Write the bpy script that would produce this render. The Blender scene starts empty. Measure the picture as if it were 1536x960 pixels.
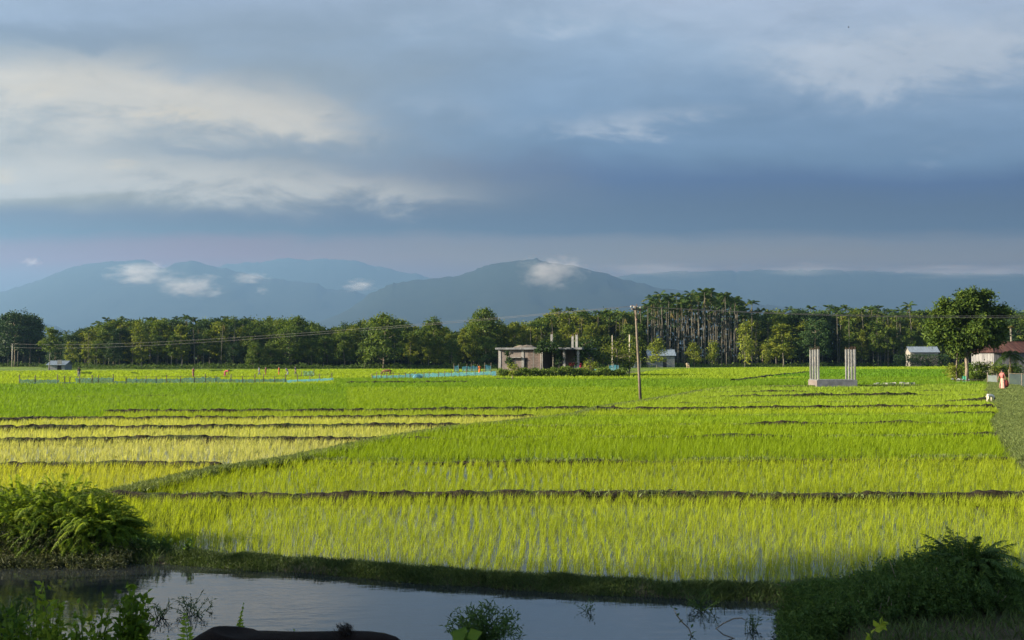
import bpy, math, random
import numpy as np
from mathutils import Vector, Matrix, noise as mnoise

SC = bpy.context.scene
COL = SC.collection
R = math.radians
rng = np.random.default_rng(11)
random.seed(11)

# ------------------------------------------------------------------ camera numbers (photo is 1536 x 960)
FPX, CX, CY, EYE = 1493.0, 768.0, 480.0, 2.8
TILT = math.atan(54.0 / FPX)
CT, ST = math.cos(TILT), math.sin(TILT)
EXPO = 2.3
K = 2.0 ** EXPO


def gp(px, py, z=0.0):
    """photo pixel -> world point on the level plane z"""
    a, b = (px - CX) / FPX, (CY - py) / FPX
    dx, dy, dz = a, CT - ST * b, ST + CT * b
    t = (z - EYE) / dz
    return Vector((dx * t, dy * t, z))


def zat(py, d):
    q = (CY - py) / FPX
    return EYE + d * (q * CT + ST) / (CT - q * ST)


def xat(px, d, z=0.0):
    return (px - CX) / FPX * (d * CT + (z - EYE) * ST)


def proj(x, y, z=0.0):
    w = z - EYE
    f = y * CT + w * ST
    u = -y * ST + w * CT
    return CX + FPX * x / f, CY - FPX * u / f


# ------------------------------------------------------------------ bookkeeping
def tag(o, label=None, cat=None, group=None, kind=None):
    if label: o['label'] = label
    if cat: o['category'] = cat
    if group: o['group'] = group
    if kind: o['kind'] = kind
    return o


def thing(name, label, cat, loc=(0, 0, 0), rz=0.0, group=None, scale=None):
    o = bpy.data.objects.new(name, None)
    COL.objects.link(o)
    o.empty_display_size = 0.3
    o.location = loc
    o.rotation_euler = (0, 0, rz)
    if scale is not None: o.scale = scale
    return tag(o, label, cat, group)


def link(name, me, parent=None):
    o = bpy.data.objects.new(name, me)
    COL.objects.link(o)
    if parent is not None: o.parent = parent
    return o


def copy_tree(o, parent=None):
    c = o.copy()
    COL.objects.link(c)
    c.parent = parent
    for ch in list(o.children): copy_tree(ch, c)
    return c


# ------------------------------------------------------------------ mesh collector
class MB:
    def __init__(s):
        s.v, s.f, s.t, s.n = [], [], [], 0

    def add(s, v, faces, tint=0.5):
        v = np.asarray(v, dtype=np.float32).reshape(-1, 3)
        for f in faces:
            f = np.asarray(f, dtype=np.int64)
            if len(f): s.f.append(f + s.n)
        s.v.append(v)
        t = np.asarray(tint, dtype=np.float32)
        s.t.append(np.full(len(v), float(t), dtype=np.float32) if t.ndim == 0 else t)
        s.n += len(v)
        return s

    def mesh(s, name, mat, smooth=False, ss=True):
        me = bpy.data.meshes.new(name)
        if s.n == 0: return me
        v = np.concatenate(s.v)
        lt, li = [], []
        for f in s.f:
            lt.append(np.full(len(f), f.shape[1], dtype=np.int32))
            li.append(f.reshape(-1).astype(np.int32))
        lt, li = np.concatenate(lt), np.concatenate(li)
        ls = np.concatenate([[0], np.cumsum(lt)[:-1]]).astype(np.int32)
        me.vertices.add(len(v)); me.loops.add(len(li)); me.polygons.add(len(lt))
        me.vertices.foreach_set('co', v.reshape(-1))
        me.loops.foreach_set('vertex_index', li)
        me.polygons.foreach_set('loop_start', ls)
        # flat faces for built things and clods, soft ones for leaves, blades and rounded bodies
        soft = smooth or any(k in name for k in ('rice', 'crown', 'leaves', 'fronds', 'grass', 'turf', 'woodland', 'undergrowth', 'skirt', 'weeds', 'seedling', 'stem', 'power_line', 'pond_water', 'paddy_water'))
        me.polygons.foreach_set('use_smooth', np.full(len(lt), bool(soft)))
        at = me.attributes.new('tint', 'FLOAT', 'POINT')
        at.data.foreach_set('value', np.concatenate(s.t))
        me.update(calc_edges=True)
        me.validate()
        if mat: me.materials.append(mat)
        return me

    def build(s, name, mat, parent=None, smooth=False):
        return link(name, s.mesh(name, mat, smooth), parent)

    # ---- shapes
    def box(s, x0, x1, y0, y1, z0, z1, tint=0.5, bev=0.0):
        v = [(x, y, z) for z in (z0, z1) for x, y in ((x0, y0), (x1, y0), (x1, y1), (x0, y1))]
        return s.add(v, [[(3, 2, 1, 0), (4, 5, 6, 7), (0, 1, 5, 4), (1, 2, 6, 5), (2, 3, 7, 6), (3, 0, 4, 7)]], tint)

    def tube(s, pts, rad, n=8, tint=0.5, cap=True):
        pts = [Vector(p) for p in pts]
        rad = [rad] * len(pts) if isinstance(rad, (int, float)) else rad
        vs, prev = [], None
        for i, p in enumerate(pts):
            d = (pts[min(i + 1, len(pts) - 1)] - pts[max(i - 1, 0)])
            d = d.normalized() if d.length > 1e-9 else Vector((0, 0, 1))
            if prev is None:
                a = d.orthogonal().normalized()
            else:
                a = prev - d * prev.dot(d)
                a = a.normalized() if a.length > 1e-6 else d.orthogonal().normalized()
            prev = a
            b = d.cross(a)
            for k in range(n):
                t = 2 * math.pi * k / n
                vs.append(p + (a * math.cos(t) + b * math.sin(t)) * rad[i])
        q = [(i * n + k, i * n + (k + 1) % n, (i + 1) * n + (k + 1) % n, (i + 1) * n + k)
             for i in range(len(pts) - 1) for k in range(n)]
        fs = [q]
        if cap:
            fs += [[tuple(range(n))[::-1]], [tuple((len(pts) - 1) * n + k for k in range(n))]]
        return s.add([tuple(v) for v in vs], fs, tint)

    def lathe(s, prof, n=14, cx=0, cy=0, ax=1.0, ay=1.0, tint=0.5):
        """prof: (radius, z) pairs, closed at both ends; ax, ay squash the section"""
        vs = [(cx + r * ax * math.cos(2 * math.pi * k / n), cy + r * ay * math.sin(2 * math.pi * k / n), z) for r, z in prof for k in range(n)]
        q = [(i * n + k, i * n + (k + 1) % n, (i + 1) * n + (k + 1) % n, (i + 1) * n + k) for i in range(len(prof) - 1) for k in range(n)]
        return s.add(vs, [q, [tuple(range(n))[::-1]], [tuple((len(prof) - 1) * n + k for k in range(n))]], tint)

    def leaves(s, c, d, nrm, L, W, tint=0.5, droop=0.15, sharp=0.45):
        """one folded four-point leaf per row: c base, d direction, nrm upper side"""
        c, d, nrm = (np.asarray(a, dtype=np.float64) for a in (c, d, nrm))
        N = len(c)
        d = d / (np.linalg.norm(d, axis=1, keepdims=True) + 1e-9)
        sd = np.cross(d, nrm)
        sd /= (np.linalg.norm(sd, axis=1, keepdims=True) + 1e-9)
        up = np.cross(sd, d)
        L = np.broadcast_to(np.asarray(L, float), (N,))[:, None]
        W = np.broadcast_to(np.asarray(W, float), (N,))[:, None]
        v = np.empty((N, 4, 3))
        v[:, 0] = c
        v[:, 1] = c + d * L * sharp + sd * W * .5 + up * W * .12
        v[:, 2] = c + d * L - up * L * droop
        v[:, 3] = c + d * L * sharp - sd * W * .5 + up * W * .12
        i = np.arange(N)[:, None] * 4
        f = np.concatenate([i + np.array([[0, 1, 2]]), i + np.array([[0, 2, 3]])])
        t = np.asarray(tint, float)
        t = np.full(N * 4, float(t)) if t.ndim == 0 else np.repeat(t, 4)
        return s.add(v.reshape(-1, 3), [f], t)

    def blades(s, base, az, lean, H, W, tint=0.5, curve=0.5, face=None):
        """grass blades: base Nx3, az direction they lean to, lean horizontal reach, H height, W width"""
        base = np.asarray(base, float)
        N = len(base)
        az = np.broadcast_to(az, (N,)); lean = np.broadcast_to(lean, (N,)); H = np.broadcast_to(H, (N,)); W = np.broadcast_to(W, (N,))
        dx, dy = np.cos(az), np.sin(az)
        fa = az + math.pi / 2 if face is None else face
        sx, sy = np.cos(fa) * W * .5, np.sin(fa) * W * .5
        v = np.empty((N, 5, 3))
        mid = base + np.stack([dx * lean * (0.5 - 0.3 * curve), dy * lean * (0.5 - 0.3 * curve), H * .55], 1)
        tip = base + np.stack([dx * lean, dy * lean, H], 1)
        sv = np.stack([sx, sy, np.zeros(N)], 1)
        v[:, 0] = base - sv * .7; v[:, 1] = base + sv * .7
        v[:, 2] = mid + sv; v[:, 3] = mid - sv
        v[:, 4] = tip
        i = np.arange(N)[:, None] * 5
        t = np.asarray(tint, float)
        t = np.full(N * 5, float(t)) if t.ndim == 0 else np.repeat(t, 5)
        return s.add(v.reshape(-1, 3), [i + np.array([[0, 1, 2, 3]]), i + np.array([[3, 2, 4]])], t)


def rdir(n, up=0.0):
    v = rng.normal(size=(n, 3))
    v[:, 2] += up
    return v / (np.linalg.norm(v, axis=1, keepdims=True) + 1e-9)


def skin(verts, edges, radii, sub=1, root=0):
    """one continuous body grown round a skeleton"""
    me = bpy.data.meshes.new('skeleton')
    me.from_pydata([tuple(v) for v in verts], edges, [])
    ob = bpy.data.objects.new('skeleton', me)
    COL.objects.link(ob)
    md = ob.modifiers.new('skin', 'SKIN')
    for i, r in enumerate(radii):
        sv = me.skin_vertices[0].data[i]
        sv.radius = (r, r) if isinstance(r, (int, float)) else r
        sv.use_root = (i == root)
    md.use_smooth_shade = True
    ss = ob.modifiers.new('sub', 'SUBSURF'); ss.levels = sub; ss.render_levels = sub
    dg = bpy.context.evaluated_depsgraph_get()
    dg.update()
    out = bpy.data.meshes.new_from_object(ob.evaluated_get(dg))
    bpy.data.objects.remove(ob)
    bpy.data.meshes.remove(me)
    return out


# ------------------------------------------------------------------ materials
class NT:
    def __init__(s, nt): s.t = nt

    def n(s, typ, **kw):
        nd = s.t.nodes.new(typ)
        for k, v in kw.items(): setattr(nd, k, v)
        return nd

    def l(s, a, b): s.t.links.new(a, b)

    def put(s, sock, v):
        if isinstance(v, bpy.types.NodeSocket): s.l(v, sock)
        elif v is not None: sock.default_value = v

    def m(s, op, a, b=None, c=None, clamp=False):
        nd = s.n('ShaderNodeMath', operation=op)
        nd.use_clamp = clamp
        for i, x in enumerate((a, b, c)): s.put(nd.inputs[i], x)
        return nd.outputs[0]

    def mix(s, f, a, b, blend='MIX'):
        nd = s.n('ShaderNodeMix', data_type='RGBA', blend_type=blend)
        s.put(nd.inputs[0], f)
        for i, x in ((6, a), (7, b)):
            if isinstance(x, tuple) and len(x) == 3: x = (*x, 1)
            s.put(nd.inputs[i], x)
        return nd.outputs[2]

    def noise(s, vec, scale, detail=3, rough=.55, dist=0.0):
        nd = s.n('ShaderNodeTexNoise')
        nd.inputs['Scale'].default_value = scale
        nd.inputs['Detail'].default_value = detail
        nd.inputs['Roughness'].default_value = rough
        nd.inputs['Distortion'].default_value = dist
        if vec is not None: s.l(vec, nd.inputs['Vector'])
        return nd.outputs[0]

    def ss(s, x, a, b):
        nd = s.n('ShaderNodeMapRange', interpolation_type='SMOOTHSTEP')
        s.put(nd.inputs[0], x)
        nd.inputs[1].default_value = a; nd.inputs[2].default_value = b
        return nd.outputs[0]

    def comb(s, x, y, z):
        nd = s.n('ShaderNodeCombineXYZ')
        for i, v in enumerate((x, y, z)): s.put(nd.inputs[i], v)
        return nd.outputs[0]

    def ramp(s, f, stops):
        nd = s.n('ShaderNodeValToRGB')
        cr = nd.color_ramp
        while len(cr.elements) < len(stops): cr.elements.new(0.5)
        for e, (p, c) in zip(cr.elements, stops):
            e.position = p; e.color = (*c[:3], 1)
        s.put(nd.inputs[0], f)
        return nd.outputs[0]


def newmat(name):
    m = bpy.data.materials.new(name)
    m.use_nodes = True
    m.node_tree.nodes.clear()
    t = NT(m.node_tree)
    return m, t, t.n('ShaderNodeOutputMaterial')


def surf(name, c1, c2=None, scale=3.0, rough=.8, spec=.3, bump=0.0, bscale=None, stretch=(1, 1, 1), metal=0.0, contrast=(.35, .65), c3=None, s3=.4):
    """two-tone weathered surface in object space, with optional bump and larger stains"""
    m, t, o = newmat(name)
    p = t.n('ShaderNodeBsdfPrincipled')
    tc = t.n('ShaderNodeTexCoord')
    mp = t.n('ShaderNodeMapping'); mp.inputs['Scale'].default_value = stretch
    t.l(tc.outputs['Object'], mp.inputs[0])
    f = t.ss(t.noise(mp.outputs[0], scale, 6, .62), *contrast)
    col = t.mix(f, c1, c2 or tuple(x * .7 for x in c1))
    if c3: col = t.mix(t.ss(t.noise(mp.outputs[0], s3, 4, .6), .45, .68), col, c3)
    t.put(p.inputs['Base Color'], col)
    p.inputs['Roughness'].default_value = rough
    p.inputs['Specular IOR Level'].default_value = spec
    p.inputs['Metallic'].default_value = metal
    if bump:
        b = t.n('ShaderNodeBump'); b.inputs['Strength'].default_value = 1.0; b.inputs['Distance'].default_value = bump
        t.l(t.noise(mp.outputs[0], bscale or scale * 3, 6, .65), b.inputs['Height'])
        t.l(b.outputs[0], p.inputs['Normal'])
    t.l(p.outputs[0], o.inputs[0])
    return m


def leafmat(name, stops, trans=.35, rough=.6, spec=.14, patch=None, tcol=(1.15, 1.12, .55)):
    """leaves and blades: pigment from the per-leaf 'tint', light passes through"""
    m, t, o = newmat(name)
    at = t.n('ShaderNodeAttribute', attribute_name='tint')
    f = at.outputs['Fac']
    if patch:
        g = t.n('ShaderNodeNewGeometry')
        mp = t.n('ShaderNodeMapping'); mp.inputs['Scale'].default_value = patch[2] if len(patch) > 2 else (1, 1, 1)
        t.l(g.outputs['Position'], mp.inputs[0])
        nz = t.noise(mp.outputs[0], patch[0], 4, .6)
        f = t.m('ADD', f, t.m('MULTIPLY', t.m('SUBTRACT', nz, .5), patch[1]), clamp=True)
    col = t.ramp(f, stops)
    p = t.n('ShaderNodeBsdfPrincipled')
    t.l(col, p.inputs['Base Color'])
    p.inputs['Roughness'].default_value = rough
    p.inputs['Specular IOR Level'].default_value = spec
    tr = t.n('ShaderNodeBsdfTranslucent')
    t.l(t.mix(1.0, col, tcol, 'MULTIPLY'), tr.inputs[0])
    mx = t.n('ShaderNodeMixShader'); mx.inputs[0].default_value = trans
    t.l(p.outputs[0], mx.inputs[1]); t.l(tr.outputs[0], mx.inputs[2])
    t.l(mx.outputs[0], o.inputs[0])
    return m


def water(name, body, rscale=3.0, rstr=.02, rough=.02, stretch=(1, 1, 1)):
    m, t, o = newmat(name)
    p = t.n('ShaderNodeBsdfPrincipled')
    g = t.n('ShaderNodeNewGeometry')
    mp = t.n('ShaderNodeMapping'); mp.inputs['Scale'].default_value = stretch
    t.l(g.outputs['Position'], mp.inputs[0])
    p.inputs['Base Color'].default_value = (*body, 1)
    p.inputs['Roughness'].default_value = rough
    p.inputs['IOR'].default_value = 2.35
    p.inputs['Specular IOR Level'].default_value = .5
    b = t.n('ShaderNodeBump'); b.inputs['Strength'].default_value = 1; b.inputs['Distance'].default_value = rstr
    t.l(t.noise(mp.outputs[0], rscale, 4, .55), b.inputs['Height'])
    t.l(b.outputs[0], p.inputs['Normal'])
    t.l(p.outputs[0], o.inputs[0])
    return m


def netmat(name, col, cover):
    """fine woven netting: thread colour with the holes between the threads left open"""
    m, t, o = newmat(name)
    d = t.n('ShaderNodeBsdfPrincipled'); d.inputs['Roughness'].default_value = .6
    tc = t.n('ShaderNodeTexCoord')
    f = t.ss(t.noise(tc.outputs['Object'], 1.3, 4, .6), .3, .7)
    t.put(d.inputs['Base Color'], t.mix(f, col, tuple(c * .72 for c in col)))
    tl = t.n('ShaderNodeBsdfTranslucent'); tl.inputs[0].default_value = (*col, 1)
    a = t.n('ShaderNodeMixShader'); a.inputs[0].default_value = .4
    t.l(d.outputs[0], a.inputs[1]); t.l(tl.outputs[0], a.inputs[2])
    tp = t.n('ShaderNodeBsdfTransparent')
    mx = t.n('ShaderNodeMixShader'); mx.inputs[0].default_value = cover
    t.l(tp.outputs[0], mx.inputs[1]); t.l(a.outputs[0], mx.inputs[2])
    t.l(mx.outputs[0], o.inputs[0])
    return m


M = {}
M['mud'] = surf('wet_mud', (.05, .04, .028), (.022, .018, .013), 2.2, .6, .4, .03, 7)
M['bund'] = surf('bund_soil', (.030, .024, .013), (.011, .009, .006), 6.0, .9, .1, .05, 16, c3=(.030, .042, .012), s3=1.5)
M['ground'] = None  # made with the ground
M['concrete'] = surf('concrete', (.23, .23, .222), (.155, .155, .15), 2.0, .9, .2, .01, 14, c3=(.14, .14, .135), s3=.5)
M['concrete_dark'] = surf('weathered_concrete', (.16, .166, .172), (.10, .105, .11), 1.6, .9, .2, .01, 14)
M['plaster'] = surf('raw_plaster', (.15, .13, .118), (.11, .095, .088), 1.6, .92, .1, .01, 12, c3=(.12, .10, .09), s3=.6)
M['wood'] = surf('old_wood', (.15, .125, .095), (.085, .07, .054), 3.0, .85, .2, .01, 16, (6, 6, .7))
M['palewood'] = surf('pale_pole', (.46, .41, .33), (.33, .29, .23), 3.0, .85, .2, .006, 16, (6, 6, .7))
M['bark'] = surf('bark', (.20, .165, .125), (.10, .082, .062), 3.0, .9, .15, .02, 12, (3, 3, .8))
M['palebark'] = surf('pale_bark', (.18, .165, .13), (.10, .094, .076), 2.0, .9, .15, .01, 10, (1, 1, 5))
def brickmat():
    m, t, o = newmat('unplastered_brick')
    tc = t.n('ShaderNodeTexCoord'); mp = t.n('ShaderNodeMapping'); mp.inputs['Rotation'].default_value = (math.pi / 2, 0, 0)
    t.l(tc.outputs['Object'], mp.inputs[0])
    b = t.n('ShaderNodeTexBrick'); t.l(mp.outputs[0], b.inputs['Vector'])
    b.inputs['Scale'].default_value = 1.0; b.inputs['Brick Width'].default_value = .5; b.inputs['Row Height'].default_value = .22; b.inputs['Mortar Size'].default_value = .025
    b.inputs['Color1'].default_value = (.125, .082, .068, 1); b.inputs['Color2'].default_value = (.085, .062, .054, 1); b.inputs['Mortar'].default_value = (.15, .14, .13, 1)
    p = t.n('ShaderNodeBsdfPrincipled'); p.inputs['Roughness'].default_value = .92; p.inputs['Specular IOR Level'].default_value = .1
    st = t.ss(t.noise(tc.outputs['Object'], .9, 5, .65), .38, .66)
    t.l(t.mix(st, b.outputs['Color'], (.075, .065, .058)), p.inputs['Base Color']); t.l(p.outputs[0], o.inputs[0])
    return m


M['brick'] = brickmat()
M['palmbark'] = surf('palm_bark', (.125, .115, .088), (.062, .058, .046), 2.0, .9, .1, .01, 10, (1, 1, 5))
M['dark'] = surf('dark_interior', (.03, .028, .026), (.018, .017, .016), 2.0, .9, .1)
M['wire'] = surf('aluminium_wire', (.10, .10, .098), (.08, .08, .08), 1.0, .8, .2)
M['steel'] = surf('rusty_steel', (.16, .10, .07), (.09, .06, .045), 6, .7, .3)
M['insulator'] = surf('porcelain', (.45, .42, .38), (.35, .33, .3), 5, .35, .5)
M['netblue'] = netmat('blue_netting', (.05, .26, .40), .6)
M['netblue2'] = netmat('dense_blue_netting', (.08, .27, .36), .62)
M['netgreen'] = netmat('green_netting', (.10, .30, .24), .6)
M['netdark'] = netmat('dark_netting', (.05, .075, .075), .8)
M['netgrey'] = netmat('grey_netting', (.20, .24, .24), .75)
M['sand'] = surf('sand', (.14, .122, .098), (.10, .088, .07), 3, .95, .1, .03, 8)
M['whitewash'] = surf('whitewash', (.20, .21, .21), (.15, .16, .16), 2, .85, .2)
M['paletin'] = surf('pale_tin', (.16, .20, .23), (.12, .15, .18), 1.5, .5, .4, stretch=(4, .3, .3))
M['palewall'] = surf('cream_wall', (.22, .21, .185), (.16, .155, .14), 2, .85, .2)
M['paleroof'] = surf('bluish_tin', (.17, .205, .24), (.12, .145, .17), 1.5, .5, .4, stretch=(4, .3, .3))
M['rusttin'] = surf('rusty_tin', (.055, .022, .017), (.03, .014, .011), 2.0, .85, .15, stretch=(3, .4, .4), c3=(.075, .036, .026))
M['tinwall'] = surf('grey_tin_wall', (.20, .20, .20), (.07, .07, .075), 2.4, .65, .3, stretch=(5, 5, .25), contrast=(.42, .58))
M['skin'] = surf('skin', (.19, .10, .065), (.15, .08, .052), 8, .55, .3)
M['hair'] = surf('black_hair', (.012, .01, .009), (.02, .016, .013), 30, .5, .4)
M['cowhide'] = surf('dark_hide', (.008, .005, .004), (.005, .0035, .003), 9, .85, .08, .004, 90)
M['cowbrown'] = surf('brown_hide', (.16, .075, .035), (.10, .05, .025), 5, .7, .2)
M['cowpale'] = surf('pale_hide', (.52, .40, .28), (.42, .31, .2), 5, .7, .2)
M['goatwhite'] = surf('white_coat', (.68, .62, .52), (.55, .49, .40), 7, .8, .15)
M['goatdark'] = surf('dark_coat', (.03, .022, .018), (.018, .014, .012), 7, .8, .15)
M['feather'] = surf('black_feathers', (.012, .012, .014), (.02, .02, .022), 12, .5, .4)


def cloth(name, c):
    if 'c_' + name not in M: M['c_' + name] = surf(name + '_cloth', c, tuple(x * .72 for x in c), 6, .85, .15)
    return M['c_' + name]


G_ = lambda *a: tuple(a)
M['leaf_teak'] = leafmat('teak_leaf', [(0, (.040, .065, .009)), (.5, (.105, .140, .014)), (1, (.21, .225, .028))], .42)
M['leaf_mid'] = leafmat('tree_leaf', [(0, (.022, .047, .008)), (.5, (.060, .100, .012)), (1, (.13, .165, .018))], .36)
M['leaf_dark'] = leafmat('dark_leaf', [(0, (.012, .032, .010)), (.5, (.024, .052, .014)), (1, (.045, .078, .016))], .25)
M['leaf_palm'] = leafmat('palm_leaf', [(0, (.022, .050, .011)), (.6, (.050, .092, .017)), (.9, (.105, .135, .022)), (1, (.17, .12, .04))], .32)
M['leaf_young'] = leafmat('young_leaf', [(0, (.085, .12, .014)), (.5, (.14, .175, .02)), (1, (.21, .225, .03))], .4)
M['leaf_fern'] = leafmat('fern_leaf', [(0, (.045, .095, .010)), (.5, (.125, .20, .018)), (1, (.23, .30, .03))], .45)
M['dry_leaf'] = leafmat('dry_leaf', [(0, (.030, .042, .020)), (.5, (.058, .074, .034)), (1, (.12, .125, .075))], .3, patch=(2.5, .8))
M['leaf_shrub'] = leafmat('shrub_leaf', [(0, (.028, .058, .016)), (.5, (.055, .105, .026)), (1, (.095, .155, .034))], .35)
M['leaf_big'] = leafmat('broad_leaf', [(0, (.035, .075, .010)), (.5, (.07, .13, .015)), (1, (.13, .19, .02))], .4)
M['leaf_lemon'] = leafmat('lemon_leaf', [(0, (.17, .24, .02)), (1, (.28, .34, .04))], .45)
M['grass'] = leafmat('bank_grass', [(0, (.025, .037, .013)), (.5, (.045, .074, .022)), (1, (.09, .13, .042))], .3, patch=(1.6, .7))
M['pathgrass'] = leafmat('path_grass', [(0, (.060, .080, .026)), (.5, (.095, .130, .036)), (1, (.15, .18, .06))], .3, patch=(.35, .8))
M['weed'] = leafmat('weed_leaf', [(0, (.045, .080, .014)), (.5, (.08, .13, .02)), (1, (.14, .18, .03))], .35, patch=(.08, .7))

# ================================================================== THE LAND
def w2(pts, z=0.0): return np.array([tuple(gp(x, y, z))[:2] for x, y in pts])


PATH_PX = [(1900, 1010), (1760, 900), (1640, 780), (1560, 722), (1536, 704), (1513, 688), (1500, 670), (1489, 652), (1484, 634), (1492, 624),
           (1498, 617), (1490, 609), (1480, 605), (1478, 590), (1479, 575), (1477, 568)]
PL = w2(PATH_PX)
CREST_PX = [(-500, 790), (0, 808), (205, 823), (320, 831), (470, 839), (640, 853), (800, 863), (950, 871), (1100, 877), (1260, 884), (1536, 892), (1900, 902)]
CR = w2(CREST_PX, 0.07)
POND_Z = -0.06
PADDY_EDGE_L = -5.05


def path_l(y): return np.interp(y, PL[:, 1], PL[:, 0])
def crest(x): return np.interp(x, CR[:, 0], CR[:, 1])


def sm(x, a, b):
    t = np.clip((x - a) / (b - a), 0, 1)
    return t * t * (3 - 2 * t)


def wob(x, y, f, s=0.0):
    return (np.sin(x * f * 1.7 + y * f * .9 + s) + np.sin(x * f * .6 - y * f * 2.1 + 1.3 + s) + np.sin(x * f * 3.1 + y * f * 2.7 + 2.1 * s)) / 3


def height(x, y):
    x, y = np.asarray(x, float), np.asarray(y, float)
    s = y - crest(x) + .05 * wob(x, y, 2.3)
    h = np.full(x.shape, -0.10)
    # bank between the pond and the first paddy
    bank = np.where(s > 0.1, -0.10 + .155 * (1 - sm(s, .08, .28)), 0.055 - .30 * sm(-s, -.06, .66) - .6 * sm(-s, .5, 1.5))
    bank = bank + .02 * wob(x, y, 5.1, 1)
    h = np.where((s < .5), bank, h)
    # the near shore and the road bank the camera stands on
    shore = -.9 + .9 * sm(-y, -9.6, -8.3) + .04 * wob(x, y, 1.1)
    road = 1.2 * sm(-y, -5.4, -2.2)
    h = np.where(s < -.8, np.maximum(h, shore + road), h)
    # land at the right end of the pond, running on into the raised path
    e = x - (2.85 + .25 * wob(y, x, .8))
    land = -.9 + 1.0 * sm(e, -.5, .6) + .12 * sm(e, 1, 4) + .03 * wob(x, y, 1.7)
    h = np.where((y < crest(x) + .3), np.maximum(h, land + road * (land > -.3)), h)
    # land under the bush at the left end
    e = -5.25 - .55 * np.maximum(y - 14, 0) - x + .25 * wob(y, x, 1.1)
    land = -.9 + 1.05 * sm(e, -.25, .45) + .12 * sm(e, .4, 1.6)
    yy = sm(y, 13.45 + .12 * wob(x, 0 * y, 1.9), 14.2) * (1 - sm(y, 18.3, 18.9))
    land = -.9 + (land + .9) * yy
    h = np.maximum(h, np.where(y > 13, land, -9))
    # raised path on the right
    e = x - path_l(y) + .15 * wob(x, y, .9)
    p = .24 * sm(e, -.1, .45) * (1 - sm(e, 2.9, 3.4)) - .1
    h = np.where((y > 11.3) & (y < 126) & (e > -.1), np.maximum(h, p), h)
    # house plots and the strip under the trees
    plot = -.1 + .2 * sm(y, 118, 121) * sm(x, 47, 50)
    plot = np.maximum(plot, -.1 + .2 * sm(y, 129.5, 131.5) * sm(x, -3.5, -2) * (1 - sm(x, 16, 18)))
    plot = np.maximum(plot, -.1 + .2 * sm(y + .12 * x, 212, 220))
    return np.where(y > 60, np.maximum(h, plot), h)


def axis(lo, hi, step, far, grow=1.25):
    a = list(np.arange(lo, hi + 1e-6, step))
    d, b = step, [a[-1]]
    while b[-1] < far[1]:
        d *= grow; b.append(b[-1] + d)
    d, c = step, [a[0]]
    while c[-1] > far[0]:
        d *= grow; c.append(c[-1] - d)
    return np.array(c[:0:-1] + a + b[1:])


xs = axis(-11, 10, .14, (-11500, 11500), 1.13)
ys = axis(1.5, 19.5, .14, (-2500, 11500), 1.11)
X, Y = np.meshgrid(xs, ys)
Z = height(X, Y)
nx, ny = len(xs), len(ys)
ii = (np.arange(ny - 1)[:, None] * nx + np.arange(nx - 1)[None]).reshape(-1, 1)
g = MB().add(np.stack([X, Y, Z], -1).reshape(-1, 3), [ii + np.array([[0, 1, nx + 1, nx]])])
m, t, o = newmat('soil_and_turf')
pos = t.n('ShaderNodeNewGeometry').outputs['Position']
xyz = t.n('ShaderNodeSeparateXYZ'); t.l(pos, xyz.inputs[0])
n1 = t.noise(pos, 2.1, 6, .65)
soil = t.mix(t.ss(n1, .35, .65), (.075, .06, .042), (.030, .025, .018))
turf = t.mix(t.ss(n1, .35, .65), (.07, .085, .028), (.10, .09, .05))
far = t.mix(t.ss(t.noise(pos, .05, 4, .6), .4, .6), (.10, .155, .012), (.075, .12, .014))
hz = t.ss(xyz.outputs[2], -.06, .02)
col = t.mix(hz, soil, turf)
near = t.ss(xyz.outputs[1], 11, 13)
col = t.mix(near, t.mix(t.ss(n1, .4, .6), (.035, .036, .018), (.06, .05, .034)), col)
col = t.mix(t.ss(xyz.outputs[1], 150, 210), col, far)
p = t.n('ShaderNodeBsdfPrincipled'); t.l(col, p.inputs['Base Color'])
p.inputs['Roughness'].default_value = .9; p.inputs['Specular IOR Level'].default_value = .15
b = t.n('ShaderNodeBump'); b.inputs['Distance'].default_value = .06; t.l(t.noise(pos, 9, 6, .7), b.inputs['Height'])
t.l(b.outputs[0], p.inputs['Normal']); t.l(p.outputs[0], o.inputs[0])
tag(g.build('ground', m, smooth=True), 'muddy plain of paddy soil and turf reaching to the hills', 'ground', kind='structure')

# standing water: the pond, and the thin sheet in the paddies
w = MB(); w.add([(-14, 6.5, POND_Z), (4.2, 6.5, POND_Z), (4.2, 15.5, POND_Z), (-14, 15.5, POND_Z)], [[(0, 1, 2, 3)]])
tag(w.build('pond_water', water('pond_water', (.014, .017, .019), 2.6, .004, .03, (.8, 2.2, 1))), 'still dark pond reflecting the cloudy sky', 'water', kind='structure')
cx = np.linspace(PADDY_EDGE_L, 8.5, 60)
yc = crest(cx) + .10
v = [(x, y, 0) for x, y in zip(cx, yc)] + [(x, 19.2, 0) for x in cx]
q = [(i, i + 1, 61 + i, 60 + i) for i in range(59)]
w = MB().add(v, [q])
w.add([(-80, 19.2, 0), (60, 19.2, 0), (60, 127, 0), (-80, 127, 0)], [[(0, 1, 2, 3)]])
tag(w.build('paddy_water', water('paddy_water', (.035, .032, .02), 5, .004, .08)), 'thin sheet of water standing between the rice rows', 'water', kind='structure')

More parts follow.
